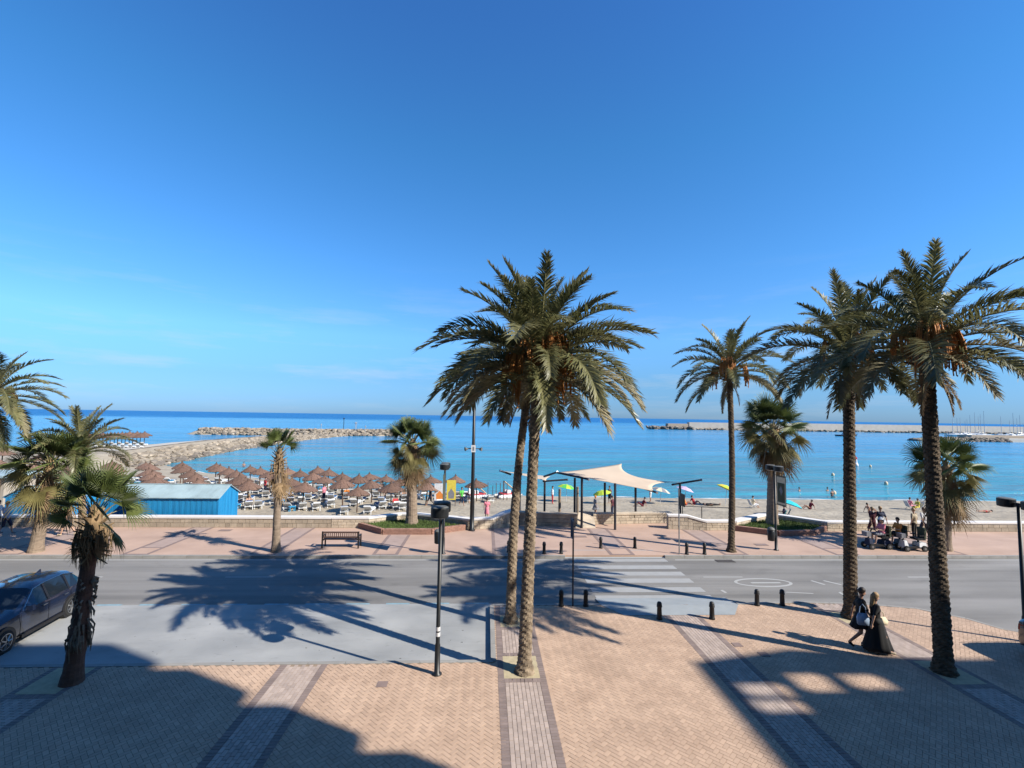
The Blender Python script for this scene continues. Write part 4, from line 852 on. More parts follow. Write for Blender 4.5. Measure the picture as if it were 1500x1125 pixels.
for sx_ in (-.2, .2):
    for sy_ in (-.17, .17): MB().box((sx_, sy_, .2), (.05, .05, .40)).build('leg', 'plastic_blue', tb)
LPOS = []; used = set(); a1 = onsand(443.5, 746.8); first_u = True; cnt = [0, 0]
def place(root, loc, rz):
    if root.name in used: return dup(root, loc, rz)
    used.add(root.name); root.location = loc; root.rotation_euler = (0, 0, rz); return root
rg = random.Random(4)
for j in range(0, 16):
    for i in range(-14, 6):
        x = a1.x+i*5.0+(2.5 if j % 2 else 0)+rg.uniform(-.25, .25); y = a1.y-(i*1.25+(.62 if j % 2 else 0))*(1 if i < 4 else .5)+j*2.75+rg.uniform(-.25, .25)
        if y > min(yw(x)-2.2, 62) or y < 38.2: continue
        px_ = 712+x/y*700
        if px_ < -30 or px_ > 716 or (px_ > 640 and y < 49) or (px_ > 560 and y < 41.0): continue
        if x < -15.5 and y < 39: continue
        z = beach_z(x, y); o = place(um, (x, y, z), rg.uniform(0, 6.28)); o.rotation_euler.x = rg.uniform(-.07, .07); o.rotation_euler.y = rg.uniform(-.07, .07); o.scale = (rg.uniform(.9, 1.08),)*2+(rg.uniform(.92, 1.06),); cnt[0] += 1
        row = 'w' if y > yw(x)-5.2 else 'f' if y < 42.6 else 'm'
        o['label'] = {'w': 'brown thatched beach umbrella in the last row, right at the water edge', 'f': 'brown thatched beach umbrella in the first row behind the promenade wall', 'm': 'brown thatched beach umbrella on wooden pole in the middle rows of loungers'}[row]
        o['group'] = {'w': 'thatched umbrellas at the water edge', 'f': 'thatched umbrellas next to the wall', 'm': 'thatched umbrellas in the middle rows'}[row]
        for s in (-1.0, .25, 1.15):
            if s == .25 and rg.random() < .55: continue
            lx, ly = x+s+rg.uniform(-.15, .15), y-.35+rg.uniform(-.3, .3); k = rg.random(); o = place(LG[0 if k < .45 else 1 if k < .8 else 2], (lx, ly, beach_z(lx, ly)), math.pi*(-.5)+rg.uniform(-.25, .25)+.24); cnt[1] += 1; LPOS.append((lx, ly, o.rotation_euler.z))
            o['label'] = ('white sun lounger with slate grey mattress', 'bare white plastic sun lounger', 'white sun lounger with dark blue mattress')[0 if k < .45 else 1 if k < .8 else 2]+{'w': ' in the row at the water edge', 'f': ' in the first row behind the promenade wall', 'm': ' in the middle rows of thatched umbrellas'}[row]
            o['group'] = 'sun loungers '+{'w': 'at the water edge', 'f': 'next to the wall', 'm': 'in the middle rows'}[row]
        if rg.random() < .22: place(tb, (x-.45, y-1.0, beach_z(x-.45, y-1)), rg.uniform(0, 1))
print('umbrellas', cnt)
for px in range(128, 212, 11):                       # a second bathing station across the spit
    for d in (93, 99):
        p = PD(px+(d-93), 650, d); o = dup(um, (p.x, d, beach_z(p.x, d)), 0, 1.15, 'thatched umbrella of the far bathing station beyond the boulder spit', 'umbrellas beyond the spit')
        o = dup(LG[1], (p.x+.8, d-1.2, beach_z(p.x+.8, d-1.2)), -1.4, None, 'white sun lounger of the far bathing station beyond the boulder spit', 'loungers beyond the spit')
# parasols of day visitors
def parasol(label, px, py, m, m2, tilt, h=1.85, r=.95):
    p = onsand(px, py); t = thing('beach_parasol', label, 'parasol', p); top = Vector((tilt[0]*h*.25, tilt[1]*h*.25, h)); n = 10; ax = Vector((tilt[0], tilt[1], 1)).normalized(); u_ = ax.orthogonal().normalized(); w = ax.cross(u_)
    MB().tube([(0, 0, -.2), tuple(top+ax*.06)], .022, 6).build('pole', 'plastic_white', t)
    for k in range(n):
        a0, a1 = 2*math.pi*k/n, 2*math.pi*(k+1)/n; pts = [top]
        for rr, dz in ((.55, -.10), (1.0, -.36)):
            for a in (a0, a1): pts.append(top+(u_*math.cos(a)+w*math.sin(a))*r*rr+ax*dz)
        MB().add(pts, [(0, 1, 2), (1, 3, 4, 2)]).build('canopy_panel', m if k % 2 else m2, t)
    return t
parasol('green parasol with pale panels on the sand behind the sail posts', 829, 735, 'cloth_green', 'cloth_lime', (.15, 0)); parasol('lime green parasol low on the sand between two sail posts', 882, 738, 'cloth_lime', 'cloth_lime', (-.2, 0), 1.4)
parasol('greyish cream parasol near the waterline right of the sail', 967, 738, 'cloth_cream', 'cloth_grey', (.25, 0), 1.7, 1.05); parasol('lilac parasol tilted over two sunbathers by the steel sign pole', 1003, 736, 'cloth_lilac', 'cloth_lilac', (.3, 0), 1.7)
parasol('yellow-green parasol tilted behind the slender date palm', 1062, 741, 'cloth_lime', 'cloth_yellow', (.45, 0), 2.1, .95); parasol('bright turquoise parasol over green beach chairs near the planter', 1156, 755, 'cloth_turquoise', 'cloth_turquoise', (.35, 0), 1.35, 1.1)
# pedal boats with slides, boards, poles by the water
def board(label, px0, px1, py0, py1, d, m, m2):
    p = PD((px0+px1)/2, py1, d); q = PD(px1, py0, d); w = (px1-px0)/FPX*d; h = q.z-beach_z(p.x, d); t = thing('beach_banner', label, 'banner', (p.x, d, beach_z(p.x, d)))
    MB().box((0, 0, h*.62), (w, .05, h*.74)).build('panel', m, t); MB().add([(-w*.3, -.03, h*.30), (w*.3, -.03, h*.3), (w*.36, -.03, h*.5), (0, -.03, h*.68), (-w*.34, -.03, h*.52)], [(0, 1, 2, 3, 4)]).build('print', m2, t)
    for s in (-1, 1): MB().tube([(s*w*.46, .04, -.2), (s*w*.46, .04, h)], .03, 6).build('post', 'pole_wood', t)
board('white and orange printed banner on the sand behind the near lamp heads', 636, 651, 708, 742, 46, 'cloth_white', 'cloth_orange'); board('yellow banner with dark emblem on the sand behind the near lamp', 654, 667, 703, 743, 46, 'cloth_yellow', 'cloth_grey')
for i, (px, py, lab) in enumerate(((744, 729, 'pedal boat with cream slide on the shore beside the twin palms'), (697, 730, 'white pedal boat with slide drawn up on shore behind the mast'))):
    p = onsand(px, py); t = thing('pedal_boat', lab, 'pedal boat', p, .4)
    for s in (-.6, .6): MB().tube([(-1.4, s, .28), (-1.1, s, .22), (1.0, s, .22), (1.5, s, .38)], [.12, .24, .24, .08], 8).build('float', 'plastic_white', t, True)
    MB().box((0, 0, .50), (1.8, 1.2, .12)).build('deck', 'cloth_red', t)
    for s in (-.3, .3): MB().box((-.1, s, .72), (.45, .4, .36)).build('seat', 'cloth_white', t)
    MB().add([(1.2, -.25, .5), (1.2, .25, .5), (.4, .25, 1.2), (.4, -.25, 1.2), (-.5, .25, 1.9), (-.5, -.25, 1.9), (1.2, -.25, .42), (1.2, .25, .42), (.4, .25, 1.12), (.4, -.25, 1.12), (-.5, .25, 1.82), (-.5, -.25, 1.82)], [(0, 1, 2, 3), (3, 2, 4, 5), (7, 6, 9, 8), (8, 9, 11, 10), (0, 3, 9, 6), (3, 5, 11, 9), (2, 1, 7, 8), (4, 2, 8, 10)]).build('slide', 'cloth_cream', t)
    for s in (-.2, .2): MB().tube([(-.5, s, .5), (-.5, s, 1.85)], .03, 6).build('ladder_rail', 'steel', t)
for px in (715, 722, 727, 733, 738, 743, 752):
    p = PD(px, 706+random.uniform(-2, 6), 52); t = MB().tube([(0, 0, -.2), (0, 0, p.z-beach_z(p.x, 52))], .04, 6).build('rope_post', 'pole_wood'); t.location = (p.x, 52, beach_z(p.x, 52)); tag(t, 'slim dark wooden post in the row on the sand beside the mast', 'post', 'row of posts on the sand')
# boats, buoys
def boat(label, px, py, L, m):
    p = G(px, py, SEA_Z); t = thing('boat', label, 'boat', p, .15); w = L*.17
    MB().add([(-L/2, -w, .9), (L*.2, -w, .9), (L/2, 0, 1.3), (L*.2, w, .9), (-L/2, w, .9), (-L/2, -w*.7, -.2), (L*.2, -w*.6, -.2), (L*.42, 0, -.2), (L*.2, w*.6, -.2), (-L/2, w*.7, -.2)], [(0, 1, 2, 3, 4), (0, 5, 6, 1), (1, 6, 7, 2), (2, 7, 8, 3), (3, 8, 9, 4), (4, 9, 5, 0)]).build('hull', m, t)
    MB().box((-L*.1, 0, 1.4), (L*.25, w*1.2, 1.1), top=.8).build('cabin', 'hull_white', t); MB().tube([(0, 0, .9), (0, 0, L*.45)], .06, 6).build('mast', 'mast', t)
boat('dark fishing boat moored before the harbour wall', 1242, 639, 15, 'hull_dark')
for px, py, lab, c, s in ((1254, 683, 'tall white and red channel buoy off the beach', 'cloth_white', 1.0), (1220, 697, 'small pale round buoy off the beach', 'cloth_cream', .55), (1275, 684, 'small pale round buoy off the beach', 'cloth_cream', .5), (1298, 710, 'small pale round buoy off the beach', 'cloth_cream', .55), (1222, 724, 'small pale round buoy off the beach', 'cloth_cream', .5)):
    p = G(px, py, SEA_Z); t = thing('buoy', lab, 'buoy', p, 0, 'buoys'); MB().lathe((0, 0, -.2), [(.1, 0), (.42*s, .2), (.45*s, .5), (.25*s, .75*s+.2), (.08, .8*s+.25)], 12).build('float', c, t, True)
    if s == 1: MB().lathe((0, 0, .75), [(.25, 0), (.2, .7), (.05, .75)], 10).build('tower', 'cloth_white', t); MB().lathe((0, 0, 1.45), [(.22, 0), (.24, .3), (.03, .6)], 10).build('top_mark', 'cloth_red', t)
# ------------------------------------------------------------------ cars
def car(label, loc, rz):
    """hatchback, nose along -Y in its own frame, length 4.25"""
    t = thing('parked_car', label, 'car', loc, rz)
    S = [(-2.12, .62, .34, .62, .64, .55), (-2.05, .80, .24, .70, .72, .72), (-1.6, .88, .20, .80, .86, .74), (-1.0, .895, .20, .88, .98, .72), (-.78, .90, .20, .90, 1.02, .70), (-.12, .90, .20, .92, 1.42, .60), (.25, .90, .20, .93, 1.47, .60), (.34, .90, .20, .93, 1.475, .60), (1.15, .90, .20, .95, 1.47, .59), (1.24, .90, .20, .95, 1.465, .59), (1.62, .895, .20, .97, 1.40, .57), (1.95, .87, .24, .98, 1.10, .62), (2.10, .82, .28, .94, .99, .66), (2.14, .74, .34, .80, .82, .60)]
    body = MB(); win = MB(); rings = []
    for (y, w, z0, zb, zt, wt) in S:
        half = [(0, z0), (w*.93, z0), (w, z0+.14), (w*1.0, (z0+zb)/2), (w*.965, zb), (wt+(w*.965-wt)*.12, zb+(zt-zb)*.88), (wt*.86, zt), (0, zt+.02)]
        rings.append([(x, y, z) for x, z in half]+[(-x, y, z) for x, z in reversed(half[1:-1])])
    n = len(rings[0])
    for i in range(len(rings)-1):
        for k in range(n):
            q = [rings[i][k], rings[i][(k+1) % n], rings[i+1][(k+1) % n], rings[i+1][k]]; glass = False
            if k in (4, 9) and 5 <= i <= 10 and i not in (6, 8): glass = True
            if k in (5, 6, 7, 8) and i == 4: glass = True
            if k in (6, 7) and i == 10: glass = True
            (win if glass else body).add(q, [(0, 1, 2, 3)])
    body.add(rings[0], [tuple(range(n))]); body.add(rings[-1], [tuple(reversed(range(n)))])
    import bmesh
    bo = body.build('body', 'car_paint', t, True); bm = bmesh.new(); bm.from_mesh(bo.data); bmesh.ops.remove_doubles(bm, verts=bm.verts, dist=.0005); bmesh.ops.recalc_face_normals(bm, faces=bm.faces); bm.to_mesh(bo.data); bm.free()
    md = bo.modifiers.new('edge', 'EDGE_SPLIT'); md.split_angle = R_(28)
    win.build('window', 'car_glass', t)
    for sx_ in (-1, 1):
        MB().tube([(sx_*.885, -.74, .95), (sx_*.70, -.15, 1.385), (sx_*.665, .3, 1.43), (sx_*.66, 1.2, 1.425), (sx_*.70, 1.62, 1.33)], .012, 6).build('window_trim', 'chrome', t)
        for y in (.30, 1.20): MB().add([(sx_*.885, y-.045, .935), (sx_*.885, y+.045, .935), (sx_*.652, y+.035, 1.42), (sx_*.652, y-.035, 1.42)], [(0, 1, 2, 3)]).build('pillar', 'black_iron', t)
        mr = MB().box((sx_*1.0, -.62, 1.0), (.20, .12, .14), top=.8).build('mirror', 'car_paint', t); MB().box((sx_*1.0, -.555, 1.0), (.15, .01, .10)).build('mirror_glass', 'chrome', mr)
        for y in (.12, 1.02): MB().box((sx_*.905, y, .82), (.03, .18, .03)).build('door_handle', 'chrome', t)
        for y in (-.80, .30, 1.30): MB().box((sx_*.902, y, .56), (.006, .008, .62)).build('door_seam', 'black_iron', t)
        MB().box((sx_*.89, .25, .22), (.06, 2.0, .10)).build('sill', 'black_iron', t)
        MB().box((sx_*.62, -2.06, .66), (.36, .16, .12), top=.8).build('headlight', 'lamp_clear', t); MB().box((sx_*.66, 2.09, .80), (.28, .08, .16), top=.9).build('tail_light', 'lamp_red', t)
        for y in (-1.33, 1.30):
            MB().tube([(sx_*.70, y, .33), (sx_*.912, y, .33)], .385, 24).build('wheel_arch', 'black_iron', t)
            wh = MB().tube([(sx_*.70, y, .32), (sx_*.72, y, .32), (sx_*.90, y, .32), (sx_*.93, y, .32)], [.30, .32, .32, .29], 24).build('wheel', 'tyre', t)
            rm = MB().tube([(sx_*.915, y, .32), (sx_*.936, y, .32)], [.215, .205], 20)
            rm.build('hub', 'black_iron', wh)
            for k in range(7):
                a = 2*math.pi*k/7; MB().tube([(sx_*.945, y+.03*math.cos(a), .32+.03*math.sin(a)), (sx_*.94, y+.20*math.cos(a), .32+.20*math.sin(a))], [.03, .022], 5).build('spoke', 'rim', wh)
            vs = []
            for k in range(24):
                a = 2*math.pi*k/24
                for rr in (.20, .225): vs.append((sx_*.942, y+rr*math.cos(a), .32+rr*math.sin(a)))
            MB().add(vs, [(2*k, 2*k+1, (2*k+3) % 48, (2*k+2) % 48) for k in range(24)]).build('rim', 'rim', wh)
    MB().box((0, -2.11, .48), (1.2, .06, .16)).build('grille', 'black_iron', t); MB().box((0, 2.15, .62), (.52, .02, .11)).build('number_plate', 'plastic_white', t); MB().box((0, -2.15, .40), (.52, .02, .11)).build('number_plate', 'plastic_white', t)
    MB().add([(-.02, .95, 1.485), (.02, .95, 1.485), (.015, 1.2, 1.60), (-.015, 1.2, 1.60), (-.02, 1.22, 1.47), (.02, 1.22, 1.47)], [(0, 1, 2, 3), (3, 2, 5, 4), (0, 3, 4), (1, 5, 2)]).build('antenna', 'car_paint', t); return t
fw = G(6, 957, ROAD_Z); car('dark blue hatchback parked nose-in behind the shaggy-trunked fan palm', (fw.x-1.05, fw.y+1.15, ROAD_Z+.004), R_(8))
cr_ = G(1485, 955); car('dark car at the picture edge parked beside the lamp near the women', (cr_.x+2.15, cr_.y-.93, .008), R_(90))

# ------------------------------------------------------------------ people
def blob(name, caps, m, parent, vox):
    mb = MB()
    for c in caps: mb.capsule(*c)
    o = mb.build(name, m, parent, True); r = o.modifiers.new('skin', 'REMESH'); r.mode = 'VOXEL'; r.voxel_size = vox; r.use_smooth_shade = True
    s = o.modifiers.new('smooth', 'SMOOTH'); s.iterations = 3; s.factor = .5; return o
def person(label, loc, rz, pose='stand', top='cloth_white', bottom='cloth_navy', legs='short', hair='hair_dark', skin='skin', sc=1.0, vox=.02, dress=None, group=None, hat=None, step=1, seat=.45, bent=0.0, long_hair=False, top_on=True, shoes='cloth_grey'):
    t = thing('person', label, 'person', loc, rz, group); t.scale = (sc,)*3; J = {}; V = Vector
    up = V((math.sin(bent), 0, math.cos(bent)))
    pel = V((0, 0, .93)); 
    if pose == 'sit': pel = V((0, 0, seat+.10))
    if pose == 'ground': pel = V((0, 0, .12)); up = V((-.35, 0, .94))
    chest = pel+up*.36; neck = pel+up*.53; head = neck+up*.15+V((.02, 0, 0))
    legs_, arms = [], []
    for s in (-1, 1):
        hip = pel+V((0, s*.09, -.02)); f = s*step
        if pose == 'walk': kn = hip+(V((.20, 0, -.40)) if f > 0 else V((-.04, 0, -.43))); an = kn+(V((.08, 0, -.40)) if f > 0 else V((-.30, 0, -.30))); an.z = max(an.z, .075)
        elif pose == 'sit': kn = hip+V((.43, s*.04, .02)); an = V((kn.x+.06, kn.y, max(.08, seat-.38)))
        elif pose == 'ground': kn = hip+V((.36, s*.05, .26)); an = V((.72, s*.1, .06))
        else: kn = hip+V((.02, 0, -.42)); an = kn+V((-.02, 0, -.42)); an.z = .075
        toe = an+(V((.15, s*.02, -.035)) if an.z < .12 or pose == 'sit' else V((.10, 0, -.10))); legs_.append((hip, kn, an, toe))
        sh = neck+V((0, s*.175, -.04)); sw = -f if pose == 'walk' else 0
        if pose in ('sit',): el_ = sh+V((.10, s*.05, -.26)); wr = el_+V((.24, -s*.03, .02))
        elif pose == 'ground': el_ = sh+V((-.12, s*.06, -.25)); wr = el_+V((-.06, s*.03, -.24))
        else: el_ = sh+V((.10*sw-.02, s*.06, -.28)); wr = el_+V((.12*sw+.06, 0, -.24))
        arms.append((sh, el_, wr, s))
    if pose == 'lie':
        mt = lambda p: V((p.z-.9, p.y, .13+p.x)); fx = lambda P: tuple(mt(p) if isinstance(p, Vector) else p for p in P)
        pel, chest, neck, head = map(mt, (pel, chest, neck, head)); legs_ = [fx(l) for l in legs_]; arms = [fx(a) for a in arms]
    body = [(pel+V((0, -.05, 0)), pel+V((0, .05, 0)), .115, .115), (pel, chest, .115, .125), (chest+V((0, -.07, 0)), chest+V((0, .07, 0)), .11, .11), (chest, neck, .10, .055), (neck, head, .05, .055), (head, head+(head-neck).normalized()*.07, .082, .092), (head+V((.08, 0, .01)), head+V((.10, 0, -.01)), .014, .018)]
    for (h, k, a, e) in legs_: body += [(h, k, .083, .06), (k, a, .057, .038), (a, e, .038, .03)]
    for (s, e, w, sg) in arms:
        body += [(s, e, .05, .038), (e, w, .038, .027)]; d = (w-e).normalized(); lat = V((1, 0, 0)) if abs(d.x) < .7 else V((0, 0, 1)); lat = (lat-d*lat.dot(d)).normalized(); pm = w+d*.075; body.append((w, pm, .028, .034)); inw = d.cross(lat)*(.02)
        for q in range(4): st_ = pm+lat*(.030*(q-1.5)/1.5); body.append((st_, st_+d*(.075-.01*abs(q-1.3))+inw, .0095, .008))
        body.append((w+d*.03+lat*.03, w+d*.075+lat*.062, .011, .009))
    blob('body', body, skin, t, vox)
    hu = (head-neck).normalized(); hc = head+hu*.06; hr = [(hc+V((-.02, 0, .015)), hc+hu*.035+V((-.01, 0, .0)), .102, .098)]
    if long_hair: hr += [(hc+V((-.06, 0, -.02)), neck+V((-.09, 0, -.10)), .09, .06)]
    blob('hair', hr, hair, t, max(vox, .015)); g = .02
    if hat: MB().lathe(tuple(hc+V((0, 0, .03))), [(.19, 0), (.12, .015), (.11, .10), (.03, .13)], 14).build('hat', hat, t, True)
    if dress:                                       # (material, hem height, hem radius): fitted bodice and a pleated skirt that swings with the stride
        dm, hem, hrad = dress; blob('dress', [(chest+V((0, -.07, 0)), chest+V((0, .07, 0)), .13, .13), (pel, chest, .14, .14), (chest, neck+V((0, 0, -.06)), .12, .09), (pel+V((0, -.04, 0)), pel+V((0, .04, 0)), .145, .145)]+[(s, s.lerp(e, .75), .066, .06) for (s, e, w, sg) in arms], dm, t, max(vox, .02))
        vs = []; fs = []; nr, na = 9, 44
        for i in range(nr):
            u_ = i/(nr-1); z = pel.z+.10+(hem-pel.z-.10)*u_; r = .138+(hrad-.138)*u_**.8
            for k in range(na):
                a = 2*math.pi*k/na; f_ = 1+u_*(.07*math.cos(9*a+1)+.04*math.cos(5*a)); vs.append((r*f_*math.cos(a)*(1+.45*u_)+.02, r*f_*math.sin(a)*.9, z+u_*.025*math.cos(4*a)))
        for i in range(nr-1):
            for k in range(na): fs.append((i*na+k, i*na+(k+1) % na, (i+1)*na+(k+1) % na, (i+1)*na+k))
        sk = MB().add(vs, fs).build('skirt', dm, t, True); md = sk.modifiers.new('cloth', 'SOLIDIFY'); md.thickness = .008
    else:
        if top_on: blob('shirt', [(pel+V((0, -.05, .02)), pel+V((0, .05, .02)), .135, .135), (pel, chest, .14, .147), (chest+V((0, -.07, 0)), chest+V((0, .07, 0)), .132, .132), (chest, neck-(neck-chest)*.25, .125, .075)]+[(s, s.lerp(e, .8), .07, .06) for (s, e, w, sg) in arms], top, t, vox)
        cl = [(pel+V((0, -.05, -.02)), pel+V((0, .05, -.02)), .132, .132)]
        for (h, k, a, e) in legs_: cl += [(h, k if legs != 'brief' else h.lerp(k, .15), .102, .082 if legs != 'brief' else .1)]+([(k, a.lerp(k, .06), .078, .06)] if legs == 'long' else [])
        blob('trousers' if legs == 'long' else 'shorts', cl, bottom, t, vox)
    for (h, k, a, e) in legs_: blob('shoe', [(a+(e-a)*.05-V((0, 0, .022)), e-V((0, 0, .004)), .045, .036)], shoes, t, max(.014, vox*.8))
    return t
wa = G(1262, 949); wb_ = G(1284, 955.5)
dirw = math.atan2(-.35, 1.0)
person('woman in short black dress mid-stride carrying a pale blue shoulder bag', wa, dirw, 'walk', dress=('cloth_black', .60, .21), hair='hair_dark', skin='skin_tan', vox=.013, step=1, shoes='cloth_black', sc=1.0, bent=.05)
person('woman in long black dress with fair hair and cream handbag', wb_, dirw, 'walk', dress=('cloth_black', .09, .27), hair='hair_blond', vox=.013, step=-1, long_hair=True, shoes='cloth_cream', sc=.97)
def bag(label, loc, rz, m, w, h, d):
    t = thing('handbag', label, 'bag', loc, rz); MB().add([(-w/2, -d/2, 0), (w/2, -d/2, 0), (w/2, d/2, 0), (-w/2, d/2, 0), (-w*.55, -d*.62, h*.55), (w*.55, -d*.62, h*.55), (w*.55, d*.62, h*.55), (-w*.55, d*.62, h*.55), (-w*.42, -d*.2, h), (w*.42, -d*.2, h), (w*.42, d*.2, h), (-w*.42, d*.2, h)], [(3, 2, 1, 0), (0, 1, 5, 4), (1, 2, 6, 5), (2, 3, 7, 6), (3, 0, 4, 7), (4, 5, 9, 8), (5, 6, 10, 9), (6, 7, 11, 10), (7, 4, 8, 11), (8, 9, 10, 11)]).build('pouch', m, t, True)
    MB().tube([(-w*.36, 0, h*.9), (-w*.25, 0, h*1.55), (0, 0, h*1.8), (w*.25, 0, h*1.55), (w*.36, 0, h*.9)], .012, 6).build('strap', m, t); return t
bag('pale blue shoulder bag behind the woman in the short dress', (wa.x-.12, wa.y-.24, .78), dirw, 'cloth_lightblue', .27, .33, .11); bag('cream handbag held by the woman in the long dress', (wb_.x+.25, wb_.y+.10, .76), dirw+.3, 'cloth_cream', .30, .22, .14)
# far promenade
p = G(99, 785); person('man in black shirt and shorts with red cap walking past blue huts', p, math.pi, 'walk', 'cloth_black', 'cloth_black', hair='cloth_red', skin='skin', bent=.18, shoes='cloth_cream')
p = G(7, 783); person('person in light blue shirt and dark shorts walking at the hut end', p, 0, 'walk', 'cloth_lightblue', 'cloth_navy', hair='hair_brown'); p = G(-6, 781); person('person in pale shirt walking beside the one in light blue', p, 0, 'walk', 'cloth_white', 'cloth_black', step=-1)
p = G(1279, 786); person('woman in maroon top walking away beside the companion in navy', p, math.pi/2, 'walk', 'cloth_maroon', 'cloth_maroon', hair='hair_blond', sc=.98); p = G(1291, 786); person('man in navy shirt and dark trousers walking away beside maroon top', p, math.pi/2, 'walk', 'cloth_navy', 'cloth_black', legs='long', step=-1, hair='hair_blond')
p = G(1340, 789); person('person in beige jacket and dark trousers standing behind the scooter', p, math.pi*.6, 'stand', 'cloth_beige', 'cloth_black', legs='long', hair='hair_blond'); p = G(1355, 788); person('person in white shirt and blue shorts beside the beige jacket', p, math.pi*.5, 'walk', 'cloth_white', 'cloth_navy', hair='hair_brown')
def scooter(label, loc, rz, col):
    t = thing('mobility_scooter', label, 'scooter', loc, rz)
    MB().box((0, 0, .20), (1.10, .46, .10)).build('deck', 'black_iron', t); MB().box((-.38, 0, .33), (.42, .50, .22), top=.85).build('motor_cover', col, t); MB().box((.50, 0, .36), (.24, .46, .36), top=.6).build('front_shroud', col, t)
    for x in (-.42, .55):
        for s in (-.28, .28):
            w = MB().tube([(x, s-.05, .15), (x, s+.05, .15)], .15, 16).build('wheel', 'tyre', t); MB().tube([(x, s-.055, .15), (x, s+.055, .15)], .07, 10).build('rim', 'rim', w)
    MB().tube([(-.32, 0, .4), (-.32, 0, .58)], .05, 8).build('seat_post', 'black_iron', t); MB().box((-.30, 0, .62), (.46, .48, .10)).build('seat', 'cloth_black', t); MB().box((-.54, 0, .92), (.10, .46, .56)).build('backrest', 'cloth_olive', t)
    MB().tube([(.55, 0, .5), (.34, 0, 1.0)], .035, 8).build('tiller', 'black_iron', t); MB().tube([(.34, -.28, 1.02), (.34, .28, 1.02)], .022, 6).build('handlebar', 'black_iron', t); MB().box((.62, 0, .78), (.24, .34, .24), top=1.1).build('basket', 'cloth_grey', t)
    for s in (-.27, .27): MB().box((-.30, s, .82), (.30, .05, .05)).build('armrest', 'black_iron', t)
s1 = G(1286, 803); scooter('dark mobility scooter ridden by the person in white hat', s1, math.pi, 'cloth_navy'); person('rider in white hat and pink shirt seated on the mobility scooter', (s1.x+.26, s1.y, .20), math.pi, 'sit', 'cloth_pink', 'cloth_grey', hat='cloth_white', seat=.47, shoes='cloth_black')
s2 = G(1310, 802); scooter('grey mobility scooter ridden by the person in orange top', s2, math.pi, 'cloth_grey'); person('rider in orange top with dark cap seated on grey mobility scooter', (s2.x+.26, s2.y, .20), math.pi, 'sit', 'cloth_orange', 'cloth_black', hair='hair_dark', seat=.47, shoes='cloth_black')
s3 = G(1337, 806); scooter('empty mobility scooter with tall olive backrest beside the thick trunk', s3, math.pi, 'cloth_white')
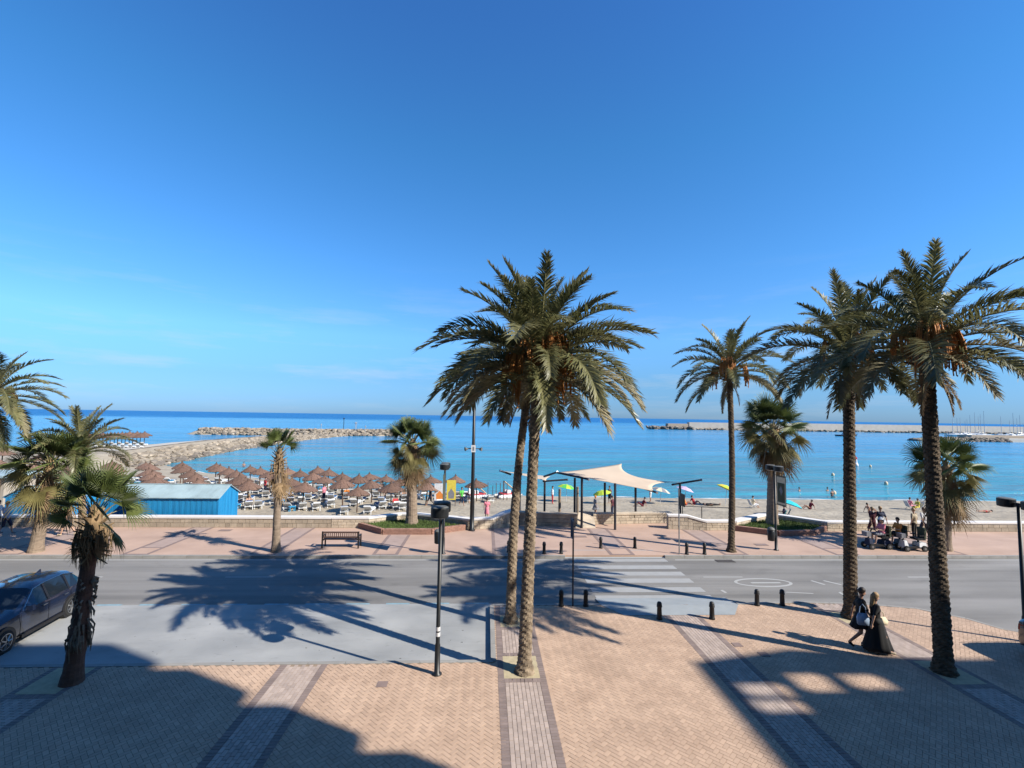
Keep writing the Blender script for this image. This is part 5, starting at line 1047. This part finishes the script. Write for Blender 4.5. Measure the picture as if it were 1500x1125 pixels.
# on the beach
def chair(label, loc, rz, m):
    t = thing('beach_chair', label, 'beach chair', loc, rz); MB().box((.05, 0, .30), (.50, .50, .03)).build('seat', m, t); MB().add([(-.20, -.25, .32), (-.20, .25, .32), (-.48, .25, .88), (-.48, -.25, .88), (-.22, -.25, .30), (-.22, .25, .30), (-.51, .25, .87), (-.51, -.25, .87)], [(0, 1, 2, 3), (7, 6, 5, 4), (0, 3, 7, 4), (1, 5, 6, 2), (2, 6, 7, 3)]).build('backrest', m, t)
    for s in (-.25, .25): MB().tube([(.30, s, 0), (-.20, s, .48)], .014, 6).build('leg', 'steel', t); MB().tube([(-.30, s, 0), (.28, s, .46)], .014, 6).build('leg', 'steel', t)
def on(px, py, d=None): return onsand(px, py)
SK = 'skin_tan'
for lab, px, py, pose, top, bot, kw in (
    ('woman in white top and red wrap standing on the sand behind the sail', 809, 738, 'stand', 'cloth_white', 'cloth_red', dict(legs='long')),
    ('bare-backed man standing near the waterline between two sail posts', 893, 737, 'stand', 'cloth_white', 'cloth_navy', dict(top_on=False, skin=SK)),
    ('woman in grey dress with red hair on the sand below the terrace wall', 872, 757, 'stand', 'cloth_grey', 'cloth_grey', dict(hair='cloth_orange', dress=('cloth_grey', .6, .2))),
    ('person in dark clothes standing on sand beside a front sail post', 897, 757, 'stand', 'cloth_maroon', 'cloth_navy', dict(legs='long')),
    ('person in white standing at the water next to the cream parasol', 953, 735, 'stand', 'cloth_white', 'cloth_white', dict(legs='short', skin=SK)),
    ('woman in pale pink with a dark bag on the sand beside the mast', 713, 762, 'stand', 'cloth_pink', 'cloth_white', dict(dress=('cloth_pink', .5, .2))),
    ('sunbather in orange seated under the lilac parasol', 1004, 740, 'ground', 'cloth_orange', 'cloth_red', dict(legs='brief', skin=SK, rz=0)),
    ('sunbather in red seated beside the one in orange', 1017, 739, 'ground', 'cloth_red', 'cloth_red', dict(legs='brief', rz=0)),
    ('sunbather lying in dark swimwear on the sand left of slender palm', 1042, 741, 'lie', 'cloth_black', 'cloth_black', dict(legs='long', skin=SK, rz=3.0)),
    ('bather in pale clothes seated on a beach chair by the waterline', 1103, 744, 'sit', 'cloth_cream', 'cloth_white', dict(seat=.24, rz=0)),
    ('sunbather with striped towel reclining right of the turquoise parasol', 1186, 746, 'ground', 'cloth_darkred', 'cloth_darkred', dict(legs='brief', skin=SK, rz=3.1)),
    ('person in blue seated on a green beach chair under turquoise parasol', 1149, 760, 'sit', 'cloth_navy', 'cloth_navy', dict(skin=SK, seat=.24, rz=2.6)),
    ('tanned man reclining on sand behind the maroon and navy couple', 1274, 751, 'ground', 'cloth_white', 'cloth_navy', dict(top_on=False, legs='brief', skin=SK, rz=0)),
    ('person in pink seated on beach chair near the water', 1333, 746, 'sit', 'cloth_pink', 'cloth_pink', dict(seat=.24, rz=0)),
    ('person in yellow seated on beach chair near the water', 1345, 748, 'sit', 'cloth_yellow', 'cloth_yellow', dict(seat=.24, rz=3.14)),
    ('small seated bather on sand right of the thick palm trunk', 1390, 756, 'ground', 'cloth_navy', 'cloth_navy', dict(legs='brief', skin=SK, rz=0)),
    ('tanned sunbather lying flat on sand near the lamp at right', 1443, 751, 'lie', 'cloth_red', 'cloth_red', dict(legs='brief', top_on=False, skin=SK, rz=.1)),
    ('person in dark red crouched on the sand under the sail edge', 941, 742, 'ground', 'cloth_darkred', 'cloth_darkred', dict(rz=3.1))):
    p = on(px, py); kw = dict(kw); rz = kw.pop('rz', random.uniform(0, 6.28)); 
    if pose == 'sit': chair({'bather': 'white', 'person': 'folding'}[lab.split()[0]]+' beach chair under the '+lab.split(' seated')[0], p, rz, 'cloth_teal' if 'green' in lab else 'cloth_white')
    person(lab, p+Vector((0, 0, .02)), rz, pose, top, bot, vox=.026, shoes='skin', **kw)
for px, py, lab in ((1143, 762, 'empty green beach chair beside the seated person in blue'),): chair(lab, on(px, py), 2.4, 'cloth_teal')
for px, py, lab, cz in ((1171, 719, 'swimmer with only head and shoulders above water off the planter', -1.30), (1212, 719, 'swimmer beside another wading bather in the shallow sea', -1.28), (1219, 727, 'bather wading waist deep in the shallow sea', -.85), (1160, 699, 'swimmer far out beside a pale float', -1.25), (357, 684, 'bather in the cove beyond the umbrellas near the boulders', -.9)):
    p = G(px, py, SEA_Z); person(lab, (p.x, p.y, SEA_Z+cz), random.uniform(0, 6), 'stand', 'cloth_white', 'cloth_navy', skin=SK, top_on=False, legs='brief', vox=.03, shoes='skin')

# guests on the rented loungers and strolling between the umbrellas
rg = random.Random(9); cols = ['red', 'navy', 'turquoise', 'black', 'pink', 'white', 'orange', 'green']; LPOS.sort(key=lambda q: math.hypot(q[0], q[1])); pick = LPOS[3:60:5]
for i, (x, y, a) in enumerate(pick):
    c_ = cols[i % 8]; person('guest in %s swimwear reclining on a lounger under the thatched umbrellas' % c_, (x+.18*math.cos(a), y+.18*math.sin(a), beach_z(x, y)+.33), a+math.pi, 'ground', 'cloth_'+c_, 'cloth_'+c_, legs='brief', skin=SK if i % 2 else 'skin', vox=.03, shoes='skin', top_on=i % 3 == 0, hair=('hair_dark', 'hair_brown', 'hair_blond')[i % 3], group='guests on the loungers')
for i, (px, py, lab, c_) in enumerate(((474, 737, 'person in pink standing between loungers left of the planter palm', 'pink'), (560, 729, 'person in black standing under umbrellas left of the planter palm', 'black'), (388, 724, 'person in red walking between umbrellas behind the thin palm', 'red'), (676, 741, 'person in green beside the yellow banner on the sand', 'green'), (687, 737, 'person in white beside the mast on the sand', 'white'), (630, 741, 'person in navy near the white banner on the sand', 'navy'))):
    person(lab, onsand(px, py)+Vector((0, 0, .02)), rg.uniform(0, 6), 'walk' if i % 2 else 'stand', 'cloth_'+c_, 'cloth_navy', skin=SK if i % 2 else 'skin', vox=.03, shoes='skin')
